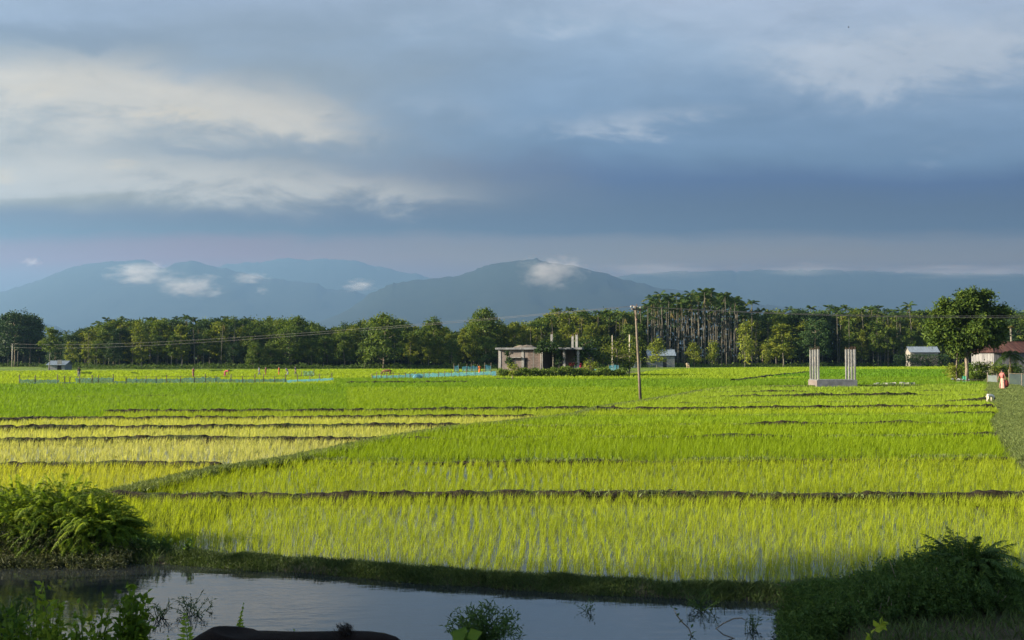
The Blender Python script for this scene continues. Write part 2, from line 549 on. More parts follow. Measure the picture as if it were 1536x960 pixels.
# ------------------------------------------------------------------ bunds
L1 = [(-400, 764), (-150, 757), (0, 752), (60, 748), (160, 743.5)]
L2 = [(-500, 699), (0, 697), (200, 696), (330, 697.5)]
L3 = [(-500, 662), (0, 660), (250, 657), (420, 658), (560, 658.5)]
L4 = [(-500, 644), (0, 642), (300, 640), (500, 638.5), (690, 637.5)]
L5 = [(-500, 629), (0, 628.5), (300, 627.5), (512, 626), (800, 624)]
L5b = [(-500, 633), (0, 630.5), (85, 626)]
L6 = [(155, 617), (400, 616.5), (512, 616), (700, 614), (880, 612)]
L7 = [(80, 596), (200, 594.5), (340, 593.5), (470, 593)]
R1 = [(160, 743.5), (400, 744), (768, 741), (1000, 741), (1230, 745), (1536, 742), (1600, 742)]
R2 = [(432, 690.5), (640, 692), (800, 692.5), (1024, 691), (1250, 688), (1510, 686)]
R3 = [(610, 657), (768, 655), (1024, 654), (1300, 653), (1488, 651)]
R4 = [(745, 637), (900, 637), (1024, 635.5), (1300, 634), (1484, 632)]
R5 = [(860, 622.5), (1024, 622), (1300, 620.5), (1490, 619)]
R6 = [(895, 613), (1024, 613.5), (1180, 611.5), (1330, 610), (1488, 609.5)]
R7 = [(1020, 603.5), (1200, 602), (1340, 601), (1478, 600)]
R8 = [(1050, 594), (1200, 593.5), (1350, 592), (1477, 591)]
R9 = [(1075, 587), (1250, 586.5), (1350, 585.5), (1478, 585)]
DG = [(110, 753), (160, 743), (250, 722), (330, 703.5), (430, 689.5), (500, 675), (560, 661.5), (620, 651), (680, 641.5), (760, 633.5),
      (820, 627), (865, 621.5), (892, 612.5), (960, 602), (1010, 594), (1047, 587), (1090, 581), (1200, 579), (1330, 578), (1478, 577)]
F1 = [(745, 568.5), (860, 569.5), (1000, 568.5), (1110, 569), (1215, 567.5)]
F2 = [(1100, 571), (1160, 563), (1215, 558)]
F3 = [(520, 574), (640, 573.5), (700, 573)]


def resample(px, step_px):
    px = np.array(px, float)
    seg = np.concatenate([[0], np.cumsum(np.hypot(*np.diff(px, axis=0).T))])
    n = max(3, int(seg[-1] / step_px))
    s = np.linspace(0, seg[-1], n)
    return np.stack([np.interp(s, seg, px[:, 0]), np.interp(s, seg, px[:, 1])], 1)


BUNDS = []


def bund(px, hgt, wid, label, mat='bund', rough=1.0, gaps=0.0):
    pts = w2(resample(px, 1.6), .6 * hgt)
    BUNDS.append((pts, wid))
    n = len(pts)
    tan = np.gradient(pts, axis=0)
    tan /= np.linalg.norm(tan, axis=1, keepdims=True) + 1e-9
    nr = np.stack([-tan[:, 1], tan[:, 0]], 1)
    seed = rng.uniform(0, 99)
    d = np.concatenate([[0], np.cumsum(np.hypot(*np.diff(pts, axis=0).T))])
    nz = lambda f, k: np.array([mnoise.noise((s * f + seed, k * 7.3, 0)) for s in d])
    hh = hgt * (1 + rough * (.20 * nz(.9, 1) + .22 * nz(2.6, 2) + .12 * nz(7, 5) + .15 * nz(.3, 4)))
    if gaps: hh = hh * np.clip(.55 + gaps * 2.2 * nz(.22, 9), .12, 1.1)
    hh = np.maximum(hh, .02)
    off = .18 * wid * nz(.5, 3)
    prof = [(-1.0, -.12), (-.62, .55), (-.3, .95), (.25, 1.0), (.62, .6), (1.0, -.12)]
    V = np.zeros((n, 6, 3))
    for k, (a, b_) in enumerate(prof):
        ww = wid * .5 * a * (1 + .3 * nz(4.1, 10 + k)) + off
        V[:, k, :2] = pts + nr * ww[:, None]
        V[:, k, 2] = np.where(b_ < 0, -.12, hh * b_ * (1 + .22 * nz(5, 20 + k)))
    i = (np.arange(n - 1)[:, None] * 6 + np.arange(5)[None]).reshape(-1, 1)
    mb = MB().add(V.reshape(-1, 3), [i + np.array([[0, 6, 7, 1]])])
    if pts[:, 1].min() < 60:                                  # crumbled clods along the top and the front
        nc = int(min(900, d[-1] * 12)); q = rng.integers(0, n, nc); s_ = rng.uniform(.02, .065, nc) * (1 + pts[q][:, 1] * .008)
        ctr = np.concatenate([pts[q] + nr[q] * (wid * rng.uniform(-.42, .3, nc))[:, None] + rng.normal(0, .05, (nc, 2)), (hh[q] * rng.uniform(.45, .95, nc))[:, None]], 1)
        oc = np.array([(1, 0, 0), (0, 1, 0), (-1, 0, 0), (0, -1, 0), (0, 0, .5), (0, 0, -.5)])
        vv = (ctr[:, None] + oc[None] * s_[:, None, None] * rng.uniform(.75, 1.15, (nc, 6, 1))).reshape(-1, 3)
        fi = np.array([(0, 1, 4), (1, 2, 4), (2, 3, 4), (3, 0, 4), (1, 0, 5), (2, 1, 5), (3, 2, 5), (0, 3, 5)])
        mb.add(vv, [(np.arange(nc)[:, None, None] * 6 + fi[None]).reshape(-1, 3)])
    ob = mb.build('field_bund', M[mat], smooth=False)
    tag(ob, label, 'field bund', 'earth bunds between the paddies', 'structure')


bund(L1, 0.144, .5, 'muddy bund running behind the fern mound on the pond')
bund(L2, 0.152, .55, 'dark bund in front of the palest waterlogged paddy')
bund(L3, 0.168, .55, 'dark clod topped bund behind the palest waterlogged paddy')
bund(L4, 0.200, .6, 'second dark bund behind the palest waterlogged paddy')
bund(L5, 0.192, .55, 'dark bund behind the small black bird')
bund(L5b, 0.208, .6, 'short dark bund meeting the bund behind the black bird at an angle')
bund(L6, 0.216, .6, 'dark bund along the edge of the wide green paddy below the net fence')
bund(L7, .16, .6, 'low faint bund crossing the wide green paddy', gaps=.45)
bund(R1, 0.144, .5, 'long crumbly bund behind the paddy nearest the pond')
bund(R2, 0.120, .45, 'second long bund up from the pond, half hidden by rice', gaps=.5)
bund(R3, .23, .5, 'thin broken bund between two deep green paddies', gaps=.45)
bund(R4, .26, .55, 'broken dark bund fourth from the pond', gaps=.5)
bund(R5, .26, .55, 'thin bund just below the dark clod topped one', gaps=.35)
bund(R6, 0.224, .65, 'dark clod topped bund ending near the goat')
bund(R7, .27, .6, 'thin dark line of bund above the goat level', gaps=.45)
bund(R8, .28, .7, 'thin bund second below the concrete pillars', gaps=.45)
bund(R9, .28, .7, 'thin bund just below the concrete pillars', gaps=.4)
bund(DG, 0.128, .4, 'grassy bund running diagonally to the utility pole', 'bund')
bund(F1, .3, .9, 'far bund in front of the unfinished house', gaps=.5)
bund(F2, .3, .9, 'far slanting bund beside the palm grove')
bund(F3, .3, .9, 'short far bund below the blue net fence')

# ------------------------------------------------------------------ rice
FARPX = np.array([(-300, 557.5), (0, 557), (560, 554), (735, 555), (738, 564), (935, 562), (1000, 554), (1100, 551.6), (1400, 550.2), (1424, 550.2), (1426, 574), (1480, 574), (1800, 574)])


def ip(line, x): a = np.array(line, float); return np.interp(x, a[:, 0], a[:, 1])


dgx = np.array(DG, float)


def band(px, py, x, y):
    """which paddy a point of the plain belongs to (-1: none)"""
    xd = np.interp(-py, -dgx[:, 1], dgx[:, 0])
    id_ = np.full(px.shape, -1)
    left = (px < xd) & (py < 743)
    lb = [L2, L3, L4, L5, L6]
    c = np.zeros(px.shape, int)
    for ln in lb:
        a = ip(ln, px)
        if ln is L6: a = np.where(px < 155, np.minimum(ip(L5, px), 626), a)
        c += (py < a)
    id_ = np.where(left, 10 + c, id_)                       # 10 below L2 ... 15 above L6
    up = (py < np.where(px < 1000, 612, 577)) & (px < xd)
    id_ = np.where(left & (c == 5) & (py > 592) & (px < 520), 15, id_)
    id_ = np.where(left & (c == 5) & (px >= 520) & (py > 582), 16, id_)
    id_ = np.where(left & (c == 5) & (py <= 592) & (px < 520), 17, id_)
    id_ = np.where(left & (c == 5) & (px >= 520) & (py <= 582), 17, id_)
    c = np.zeros(px.shape, int)
    for ln in [R1, R2, R3, R4, R5, R6, R7, R8, R9]: c += (py < ip(ln, px))
    right = (px >= xd) | (py >= 743)
    id_ = np.where(right, 20 + c, id_)                      # 20 nearest ... 29
    id_ = np.where(right & (py < 577), 30, id_)
    id_ = np.where((py < ip(F1, px)) & (px > 738) & (px < 1215), 31, id_)
    id_ = np.where((px > 1110) & (py < ip(F2, px)) & (px < 1215) & (py < 563), 31, id_)
    id_ = np.where((px >= 1130) & (py < 566) & (px > 1100 + (571 - py) * 8.8), 32, id_)
    id_ = np.where((px >= 1130) & (py < 554.5) & (id_ == 32), 33, id_)
    id_ = np.where((py < 577) & (px < 500), 18, id_)
    id_ = np.where((py < 568) & (px >= 500) & (px < 738), 18, id_)
    id_ = np.where(py < ip(FARPX, px), -1, id_)
    e = x - path_l(y)
    near_ = y < 124
    id_ = np.where(near_ & (e > -.05) & (e < 3.3), -1, id_)
    id_ = np.where(near_ & (e >= 3.3), np.where((y > 12) & (y < 78), 34, -1), id_)
    s = y - crest(x)
    id_ = np.where(s < .24, -1, id_)
    id_ = np.where((x < -5.0 - .55 * np.maximum(y - 14, 0)) & (y < 18.6), -1, id_)
    return id_


# id: (label, lit pigment, height, density factor)
def C(r, g_, b_): return (r, g_, b_)


RICE = {
    20: ('young rice in the paddy nearest the pond', C(.235, .30, .014), .21, 1.0),
    21: ('young rice in the second paddy up from the pond', C(.215, .28, .011), .22, 1.1),
    22: ('dense green rice in the third paddy up from the pond', C(.155, .235, .005), .30, 1.4),
    23: ('bright green rice in the fourth paddy up from the pond', C(.16, .24, .006), .28, 1.3),
    24: ('bright rice in the narrow fifth paddy up from the pond', C(.160, .25, .010), .28, 1.3),
    25: ('yellowish rice in the strip below the clod topped bund', C(.200, .275, .012), .25, 1.2),
    26: ('light green rice in the strip level with the goat', C(.19, .275, .016), .26, 1.2),
    27: ('light green rice in the thin strip above the goat', C(.185, .27, .018), .26, 1.2),
    28: ('light green rice second below the concrete pillars', C(.18, .265, .018), .26, 1.2),
    29: ('light green rice right below the concrete pillars', C(.17, .255, .02), .26, 1.2),
    30: ('pale green rice round the concrete pillars', C(.15, .235, .02), .26, 1.2),
    31: ('yellow green rice beside the palm grove', C(.18, .265, .012), .28, 1.2),
    32: ('deep green rice behind the concrete pillars', C(.085, .185, .006), .32, 1.3),
    33: ('yellowest strip of rice against the far trees', C(.19, .28, .012), .3, 1.2),
    34: ('rice on the far side of the grassy path', C(.16, .25, .012), .28, 1.2),
    10: ('yellow young rice in the paddy by the fern mound', C(.30, .335, .03), .25, .95),
    11: ('sparse pale rice in the palest waterlogged paddy', C(.355, .375, .11), .21, .72),
    12: ('pale yellow rice in the strip behind the palest paddy', C(.335, .365, .085), .22, .9),
    13: ('pale yellow rice in the strip with the black bird', C(.32, .355, .07), .23, 1.0),
    14: ('yellow green rice in the thin strip below the wide green paddy', C(.195, .265, .018), .24, 1.1),
    15: ('rich green rice in the wide paddy below the net fence', C(.12, .21, .009), .3, 1.4),
    16: ('green rice in the middle paddy behind the dark bunds', C(.15, .235, .009), .28, 1.4),
    17: ('deep green rice just in front of the net fences', C(.105, .195, .007), .3, 1.4),
    18: ('bright yellow green rice behind the net fences', C(.19, .275, .012), .28, 1.2),
}


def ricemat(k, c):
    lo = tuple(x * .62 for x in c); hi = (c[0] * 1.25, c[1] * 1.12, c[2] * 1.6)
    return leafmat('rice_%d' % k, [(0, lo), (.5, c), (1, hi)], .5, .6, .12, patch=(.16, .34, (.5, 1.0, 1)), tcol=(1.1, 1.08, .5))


ZONES = [(11.5, 16.5, .15, 14, .0043), (16.5, 22, .16, 13, .0055), (22, 32, .195, 12, .0085), (32, 48, .225, 10, .0135), (48, 75, .29, 9, .021), (75, 120, .44, 8, .036), (120, 300, .75, 6, .10)]
acc = {k: MB() for k in RICE}
PCY = gp(1226, 581).y; PCX = xat(1226, PCY)
for y0, y1, sp, nb, bw in ZONES:
    x1 = .56 * y1 + 4
    gx, gy = np.meshgrid(np.arange(-x1, x1, sp), np.arange(y0, y1, sp))
    # rows are planted by hand: wavy lines with an uneven spacing
    gx = gx + .35 * sp * np.sin(gy * .9 + gx * .13) + rng.normal(0, .16 * sp, gx.shape)
    gy = gy + rng.normal(0, .30 * sp, gy.shape)
    x, y = gx.ravel(), gy.ravel()
    ok = np.abs(x) < .56 * y + 4
    x, y = x[ok], y[ok]
    px, py = proj(x, y, .11)
    b_ = band(px, py, x, y)
    keep = b_ >= 0
    for pts, wid in BUNDS:                                   # leave the bunds bare
        lo, hi = pts.min(0) - 1, pts.max(0) + 1
        near = keep & (x > lo[0]) & (x < hi[0]) & (y > lo[1]) & (y < hi[1])
        idx = np.nonzero(near)[0]
        if not len(idx): continue
        P_ = np.stack([x[idx], y[idx]], 1)
        A, B = pts[:-1], pts[1:]
        for c0 in range(0, len(idx), 4000):
            Q = P_[c0:c0 + 4000]
            if len(A) > 80:
                st = max(1, len(A) // 80); ks = np.arange(0, len(pts), st)
                if ks[-1] != len(pts) - 1: ks = np.append(ks, len(pts) - 1)
                a_, bb = pts[ks][:-1], pts[ks][1:]
            else: a_, bb = A, B
            ab = bb - a_
            tt = np.clip(((Q[:, None] - a_[None]) * ab[None]).sum(-1) / ((ab ** 2).sum(-1)[None] + 1e-9), 0, 1)
            dd = np.linalg.norm(Q[:, None] - (a_[None] + tt[..., None] * ab[None]), axis=-1).min(1)
            keep[idx[c0:c0 + 4000][dd < wid * .5 + .03]] = False
    patch = wob(x, y, .8, 2.0) + .6 * wob(x, y, 2.2, 5.0)          # thin spots, gaps and taller drifts
    keep &= rng.random(len(x)) > np.clip(.01 - .16 * patch, .015, .18)
    keep &= ~((x > PCX - 5.0) & (x < PCX + 9.5) & (y > PCY - 3.2) & (y < PCY + 4.5))
    for k, (lab, c, H, den) in RICE.items():
        s = keep & (b_ == k)
        if den < 1: s = s & (rng.random(len(s)) < den)
        bx, by = x[s], y[s]
        if not len(bx): continue
        n = len(bx) * nb
        bx, by = np.repeat(bx, nb), np.repeat(by, nb)
        vig = np.repeat(rng.normal(1, .10, len(bx) // nb) * (1 + .12 * patch[s]), nb)
        spread = (.025 if y0 < 30 else .25 * sp)
        base = np.stack([bx + rng.normal(0, spread, n), by + rng.normal(0, spread, n), np.full(n, -.03)], 1)
        hgt = (H + .03) * vig * rng.uniform(.62, 1.06, n) * (1.0 if y0 < 75 else 1.15)
        lean = hgt * np.where(rng.random(n) < .18, rng.uniform(.6, 1.1, n), np.abs(rng.normal(.28, .18, n)))
        hgt = np.where(lean > .6 * hgt, hgt * .8, hgt)
        az = rng.normal(.15, 1.25, n)
        wd = bw * rng.uniform(.7, 1.3, n) * (min(1.25, den) if y0 > 22 else 1)
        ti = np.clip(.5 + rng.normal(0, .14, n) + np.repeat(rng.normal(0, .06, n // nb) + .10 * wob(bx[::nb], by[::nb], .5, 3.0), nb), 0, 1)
        acc[k].blades(base, az, lean, hgt, wd, ti, face=rng.uniform(0, math.pi, n))
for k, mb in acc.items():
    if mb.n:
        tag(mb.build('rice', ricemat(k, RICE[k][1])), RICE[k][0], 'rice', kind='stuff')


# ------------------------------------------------------------------ grass on the banks, bunds and path
def scatter_grass(name, label, x, y, H, W, mat, nb=1, lean=.5, zoff=-.01, az=None, z=None):
    n = len(x)
    z = height(x, y) if z is None else z
    mb = MB()
    h = H * rng.uniform(.4, 1.25, n)
    a = rng.uniform(0, 6.28, n) if az is None else rng.normal(az, .9, n)
    mb.blades(np.stack([x, y, z + zoff], 1), a, h * np.abs(rng.normal(lean, .3, n)), h, W * rng.uniform(.6, 1.4, n), np.clip(rng.normal(.5, .2, n), 0, 1), face=rng.uniform(0, 3.14, n))
    return tag(mb.build(name, M[mat]), label, 'grass', kind='stuff')


n = 130000
x = rng.uniform(-7.6, 7, n); s = rng.normal(-.06, .20, n)
thin = np.array([mnoise.noise((a * .9, 3.1, 0)) + .5 * mnoise.noise((a * 3.3, 8.1, b * 3)) for a, b in zip(x, s)])
ok = (s > -.40) & (s < .26) & (rng.random(n) < .70 + .9 * thin)
x, s = x[ok], s[ok]
y = crest(x) + s
scatter_grass('bank_grass', 'short dark grass on the bank between pond and first paddy', x, y, .06, .009, 'grass', lean=.8)
n = 60000
x, y = rng.uniform(-12, -4.9, n), rng.uniform(13.4, 18.9, n)
z = height(x, y); ok = (z > -.16)
scatter_grass('shore_grass', 'weedy grass at the foot of the fern mound', x[ok], y[ok], .15, .011, 'grass', lean=.7, z=z[ok])
n = 90000
x, y = rng.uniform(2.3, 13, n), rng.uniform(5.5, 14, n)
z = height(x, y); ok = (z > -.16) & (y < crest(x) + .35) & (rng.random(n) < .62 + .5 * wob(x, y, 1.4))
scatter_grass('verge_grass', 'dull grass on the verge round the big dark shrub', x[ok], y[ok], .12, .010, 'grass', lean=.8, z=z[ok])
n = 40000
x, y = rng.uniform(-7, 3.4, n), rng.uniform(4.2, 9.0, n)
z = height(x, y); ok = z > -.14
scatter_grass('shore_turf', 'dark turf on the slope where the cow stands', x[ok], y[ok], .12, .011, 'grass', lean=.8, z=z[ok])
# path turf
yy = 12 + (126 - 12) * rng.random(260000) ** 1.9
xx = path_l(yy) + rng.uniform(-.15, 3.5, len(yy))
keep = rng.random(len(yy)) < np.where((xx - path_l(yy) > 1.5) & (xx - path_l(yy) < 2.3), .25, 1)
xx, yy = xx[keep], yy[keep]
scatter_grass('path_grass', 'short worn grass covering the raised path', xx, yy, .10 + .0004 * yy, .006 + .0005 * yy, 'pathgrass', lean=.9)
# green tufts along the diagonal bund and the turf round the pillars
pts = w2(resample(DG, 1.0), .1)
k = rng.integers(0, len(pts), 60000)
dd = pts[k][:, 1]
x, y = pts[k][:, 0] + rng.normal(0, .13, len(k)) * (1 + dd * .006), dd + rng.normal(0, .13, len(k)) * (1 + dd * .006)
scatter_grass('bund_grass', 'grass tufts along the diagonal bund', x, y, .10, .010 + .0009 * y, 'pathgrass', lean=.6, z=np.full(len(x), .08))
bx, by, bz = [], [], []                                         # and a thin growth on every other bund
for pts, wid in BUNDS:
    ln = np.hypot(*np.diff(pts, axis=0).T).sum(); k = rng.integers(0, len(pts), int(min(9000, ln * 110)))
    bx.append(pts[k][:, 0] + rng.normal(0, .3 * wid, len(k))); by.append(pts[k][:, 1] + rng.normal(0, .3 * wid, len(k)))
bx, by = np.concatenate(bx), np.concatenate(by)
ok = np.array([mnoise.noise((a * .7, b_ * .7, 4.0)) for a, b_ in zip(bx, by)]) > -.05
bx, by = bx[ok], by[ok]
scatter_grass('bund_grass', 'thin short grass growing on the muddy bunds', bx, by, .085, .008 + .0007 * by, 'pathgrass', lean=.7, z=np.full(len(bx), .10))
q = rng.uniform(0, 1, (26000, 2))
x, y = 20 + 36 * q[:, 0], 86 + 14 * q[:, 1]
inb = (x > PCX - 4.9) & (x < PCX + 9.4) & (y > PCY - 3.1) & (y < PCY + 4.4) & ~((x > PCX - .05) & (x < PCX + 3.8) & (y > PCY - .05) & (y < PCY + 2.7))
ok = inb | ((np.abs(y - 94.5) < 2.2 + 1.5 * wob(x, y, .3)) & ~((x > PCX - 5) & (x < PCX + 9.5)))
scatter_grass('pillar_grass', 'dull turf round the concrete pillars', x[ok], y[ok], .10, .06, 'pathgrass', lean=.6, z=np.full(ok.sum(), 0.0))

# ================================================================== TREES
def crown(mb, ctr, sig, nleaf, L, W, outc, tint0=.5, flat=.75, tspread=.2):
    """leaf clumps: ctr Nx3 clump centres, outc the crown's middle"""
    N = len(ctr)
    c = np.repeat(ctr, nleaf, 0) + rng.normal(size=(N * nleaf, 3)) * np.array([1, 1, flat]) * np.repeat(np.broadcast_to(sig, (N,)), nleaf)[:, None]
    out = c - outc
    out /= np.linalg.norm(out, axis=1, keepdims=True) + 1e-6
    nrm = out * .7 + rdir(len(c), .8) * .9
    d = out * .6 + rdir(len(c), -.5)
    ti = np.clip(tint0 + np.repeat(rng.normal(0, tspread * .6, N), nleaf) + rng.normal(0, tspread, len(c)), 0, 1)
    mb.leaves(c, d, nrm, L * rng.uniform(.6, 1.3, len(c)), W * rng.uniform(.6, 1.3, len(c)), ti)


def make_broad(H, Rr, base, ncl, nleaf, L, W, sig, power=.6, wig=.25, limbs=12, thick=.014, tint0=.5, top=1.0):
    tr, cr = MB(), MB()
    px_, py_ = rng.normal(0, wig, 2)
    path = [(0, 0, -.2)] + [(px_ * f ** 1.5 + rng.normal(0, .04), py_ * f ** 1.5 + rng.normal(0, .04), H * f) for f in (.12, .28, .45, .6, .75, .9)]
    r0 = H * thick
    tr.tube(path, [r0 * 1.35, r0, r0 * .9, r0 * .75, r0 * .58, r0 * .4, r0 * .18], 7)
    u = rng.random(ncl) ** .85
    ang = rng.uniform(0, 6.283, ncl)
    prof = np.clip(1 - np.abs(2 * u - .85) ** 2.2 / 1.6, .12, 1) ** power
    rad = Rr * prof * np.sqrt(rng.uniform(.12, 1.15, ncl))
    z = H * (base + (top - base) * u)
    ctr = np.stack([rad * np.cos(ang) + px_ * u, rad * np.sin(ang) + py_ * u, z], 1)
    for k in rng.permutation(ncl)[:limbs]:
        zz = max(H * base * .8, ctr[k, 2] - .35 * np.hypot(*ctr[k, :2]) - .3)
        f = zz / H
        s = Vector((px_ * f ** 1.5, py_ * f ** 1.5, zz)); e = Vector(ctr[k])
        tr.tube([s, s.lerp(e, .5) + Vector((0, 0, -.08 * (e - s).length)), e], [r0 * .42, r0 * .28, r0 * .1], 5)
    crown(cr, ctr, sig * rng.uniform(.6, 1.3, ncl), nleaf, L, W, np.array([px_ * .6, py_ * .6, H * (base * .4 + .5)]), tint0)
    return tr, cr


def make_palm(H, nfr, fl, droop=.55, bend=.5, r0=.085, dead=0, nl=26, leafL=.66, leafW=.095):
    tr, cr = MB(), MB()
    bx, by = rng.normal(0, bend, 2)
    path = [(bx * f ** 2, by * f ** 2, H * f) for f in np.linspace(0, 1, 8)]
    path[0] = (0, 0, -.2)
    tr.tube(path, [r0 * 1.5] + [r0 * 1.12] * 5 + [r0 * .85, r0 * .7], 7, tint=.5)
    top = np.array([bx, by, H])
    tr.tube([top, top + np.array([0, 0, .9])], [r0 * 1.05, r0 * .5], 7)
    fronds(cr, np.repeat((top + np.array([0, 0, .75]))[None], nfr, 0), np.linspace(0, 6.283, nfr, endpoint=False) + rng.normal(0, .25, nfr),
           rng.uniform(-.1, 1.15, nfr), fl * rng.uniform(.8, 1.15, nfr), nl, leafL, leafW, droop, tint=rng.uniform(.2, .85, nfr), hang=.45, stem=.03)
    if dead:
        fronds(cr, np.repeat((top + np.array([0, 0, -.1]))[None], dead, 0), rng.uniform(0, 6.28, dead), rng.uniform(-1.4, -1.0, dead), fl * .7 * np.ones(dead), nl, leafL * .6, leafW, .1, tint=np.ones(dead), hang=.8, stem=.03)
    return tr, cr


def fronds(mb, base, az, el, length, npin, pinL, pinW, droop, tint=None, hang=.15, stem=.006, taper='fern', start=.12):
    base = np.asarray(base, float)
    N = len(base)
    t = np.linspace(start, 1, npin)
    ca, sa = np.cos(az)[:, None], np.sin(az)[:, None]
    L = np.asarray(length)[:, None]
    h = L * (t * np.cos(el)[:, None] + 0 * t)
    dr = np.broadcast_to(np.asarray(droop, float), (N,))[:, None]
    z = L * (t * np.sin(el)[:, None] - dr * t ** 2)
    P_ = np.stack([base[:, :1] + h * ca, base[:, 1:2] + h * sa, base[:, 2:] + z], -1)
    fz = np.sin(el)[:, None] - 2 * dr * t
    F = np.stack([np.cos(el)[:, None] * ca + 0 * t, np.cos(el)[:, None] * sa + 0 * t, fz], -1)
    F /= np.linalg.norm(F, axis=-1, keepdims=True)
    S = np.stack([-sa + 0 * t, ca + 0 * t, 0 * (sa + t)], -1)
    S = np.broadcast_to(S, F.shape)
    U = np.cross(F, S)
    tp = (np.sin(np.pi * (.12 + .86 * t)) ** .7 if taper == 'fern' else (1.05 - t) ** .6) * (L / np.mean(length))
    tt = np.repeat((np.full(N, .5) if tint is None else np.asarray(tint))[:, None], npin, 1)
    for sg in (-1, 1):
        d = S * sg * .9 + F * .55 + np.array([0, 0, -hang]) + rng.normal(0, .10, F.shape)
        n_ = U + rng.normal(0, .25, F.shape)
        mb.leaves(P_.reshape(-1, 3), d.reshape(-1, 3), n_.reshape(-1, 3), (pinL * tp * rng.uniform(.85, 1.15, tp.shape)).ravel(), (pinW * (.5 + .5 * tp)).ravel(),
                  np.clip(tt + rng.normal(0, .08, tt.shape), 0, 1).ravel(), droop=.22, sharp=.35)
    # the stalk, as a chain of slim three-sided pieces
    ks = np.linspace(0, npin - 1, 6).astype(int)
    pts = np.concatenate([base[:, None], P_[:, ks]], 1)
    n = pts.shape[1]
    o1 = S[:, :1] * stem; o2 = U[:, :1] * stem
    V = np.stack([pts + o1, pts - o1 * .5 + o2, pts - o1 * .5 - o2], 2)
    V[:, -1] = pts[:, -1][:, None]
    i0 = (np.arange(N)[:, None, None] * n * 3 + np.arange(n - 1)[None, :, None] * 3)
    fs = [(i0 + np.array([[[a, (a + 1) % 3, 3 + (a + 1) % 3, 3 + a]]])).reshape(-1, 4) for a in range(3)]
    mb.add(V.reshape(-1, 3), fs, np.clip(np.repeat(tt[:, 0], n * 3) - .1, 0, 1))


def proto(name, tc, tm, cm): return (name, tc[0].mesh('trunk', M[tm], True), tc[1].mesh('crown', M[cm]))


PROT = {
    'teak': [proto('teak_tree', make_broad(10, 1.45, .20, 34, 60, .44, .27, .34, .5, .3, 10, .0075, .55), 'palebark', 'leaf_teak') for _ in range(4)],
    'slim': [proto('slim_tree', make_broad(10, 1.5, .46, 26, 60, .42, .25, .34, .5, .35, 9, .007, .5), 'palebark', 'leaf_mid') for _ in range(4)],
    'round': [proto('broadleaf_tree', make_broad(10, 2.9, .20, 58, 62, .44, .28, .46, .55, .4, 14, .013, .5), 'bark', 'leaf_mid') for _ in range(4)],
    'dark': [proto('dense_tree', make_broad(10, 2.6, .28, 58, 64, .40, .24, .44, .55, .4, 14, .013, .5), 'bark', 'leaf_dark') for _ in range(3)],
    'palm': [proto('areca_palm', make_palm(15, int(rng.integers(9, 12)), 2.4, .50, .45, .085, int(rng.integers(0, 3))), 'palmbark', 'leaf_palm') for _ in range(5)],
    'young': [proto('young_tree', make_broad(5, 1.0, .18, 26, 40, .34, .22, .32, .5, .2, 8, .009, .5), 'palebark', 'leaf_young') for _ in range(3)],
}
PH = {'teak': 10.6, 'slim': 10.6, 'round': 10.6, 'dark': 10.6, 'palm': 16.4, 'young': 5.3}
WHAT = {'teak': ('narrow tree with big pale leaves', 'tree', 'narrow pale leaved trees'), 'slim': ('slim bare trunked tree with a high leafy crown', 'tree', 'slim bare trunked trees'),
        'round': ('broad mid green bushy tree', 'tree', 'broad bushy trees'), 'dark': ('dense dark green tree', 'tree', 'dense dark trees'),
        'palm': ('tall areca palm with a thin pale trunk', 'palm', 'areca palms'), 'young': ('small yellow green young tree', 'tree', 'young trees')}
ZONE = [(62, 'beyond the far pole'), (215, 'round the small white shed'), (370, 'behind the seedling bundles'),
        (505, 'behind the five field workers'), (690, 'behind the blue net fence'), (950, 'behind the unfinished house'),
        (1128, 'in the palm grove'), (1250, 'behind the concrete pillars'), (1392, 'before the pale tin shed'), (9999, 'behind the rusty roofed house')]


def zone(px): return next(s for lim, s in ZONE if px < lim)


TOPX = [-300, 0, 20, 45, 60, 90, 120, 160, 200, 240, 300, 340, 400, 440, 490, 530, 565, 600, 625, 650, 672, 690, 725, 760, 800, 835, 870, 905, 940, 965, 990, 1020, 1060, 1085, 1110, 1125, 1150, 1180, 1210, 1260, 1300, 1340, 1370, 1400, 1500, 1540, 1800]
TOPY = [470, 468, 464, 468, 496, 496, 490, 474, 472, 470, 473, 469, 474, 470, 484, 478, 470, 474, 486, 475, 486, 492, 464, 480, 474, 459, 459, 462, 462, 454, 442, 440, 433, 436, 444, 466, 455, 460, 458, 457, 456, 459, 464, 458, 458, 460, 460]


def bdist(px): return np.interp(px, [-300, 55, 75, 500, 740, 960, 1150, 1420, 1900], [256, 256, 218, 222, 226, 240, 258, 266, 266])


def put_tree(kind, px, d, pytop, label=None, group=None, sx=1.0, z0=None, cat=None):
    nm, tm, cm = PROT[kind][int(rng.integers(len(PROT[kind])))]
    x = xat(px, d)
    z0 = float(height(np.array([x]), np.array([d]))[0]) if z0 is None else z0
    H = zat(pytop, d) - z0
    s = H / PH[kind]
    w = WHAT[kind]
    zn = zone(px)
    r = thing(nm, label or (w[0] + ' ' + zn), cat or w[1], (x, d, z0), rng.uniform(0, 6.28), group or (w[2] + ' ' + zn), (s * sx, s * sx, s))
    link('trunk', tm, r); link('crown', cm, r)
    return r


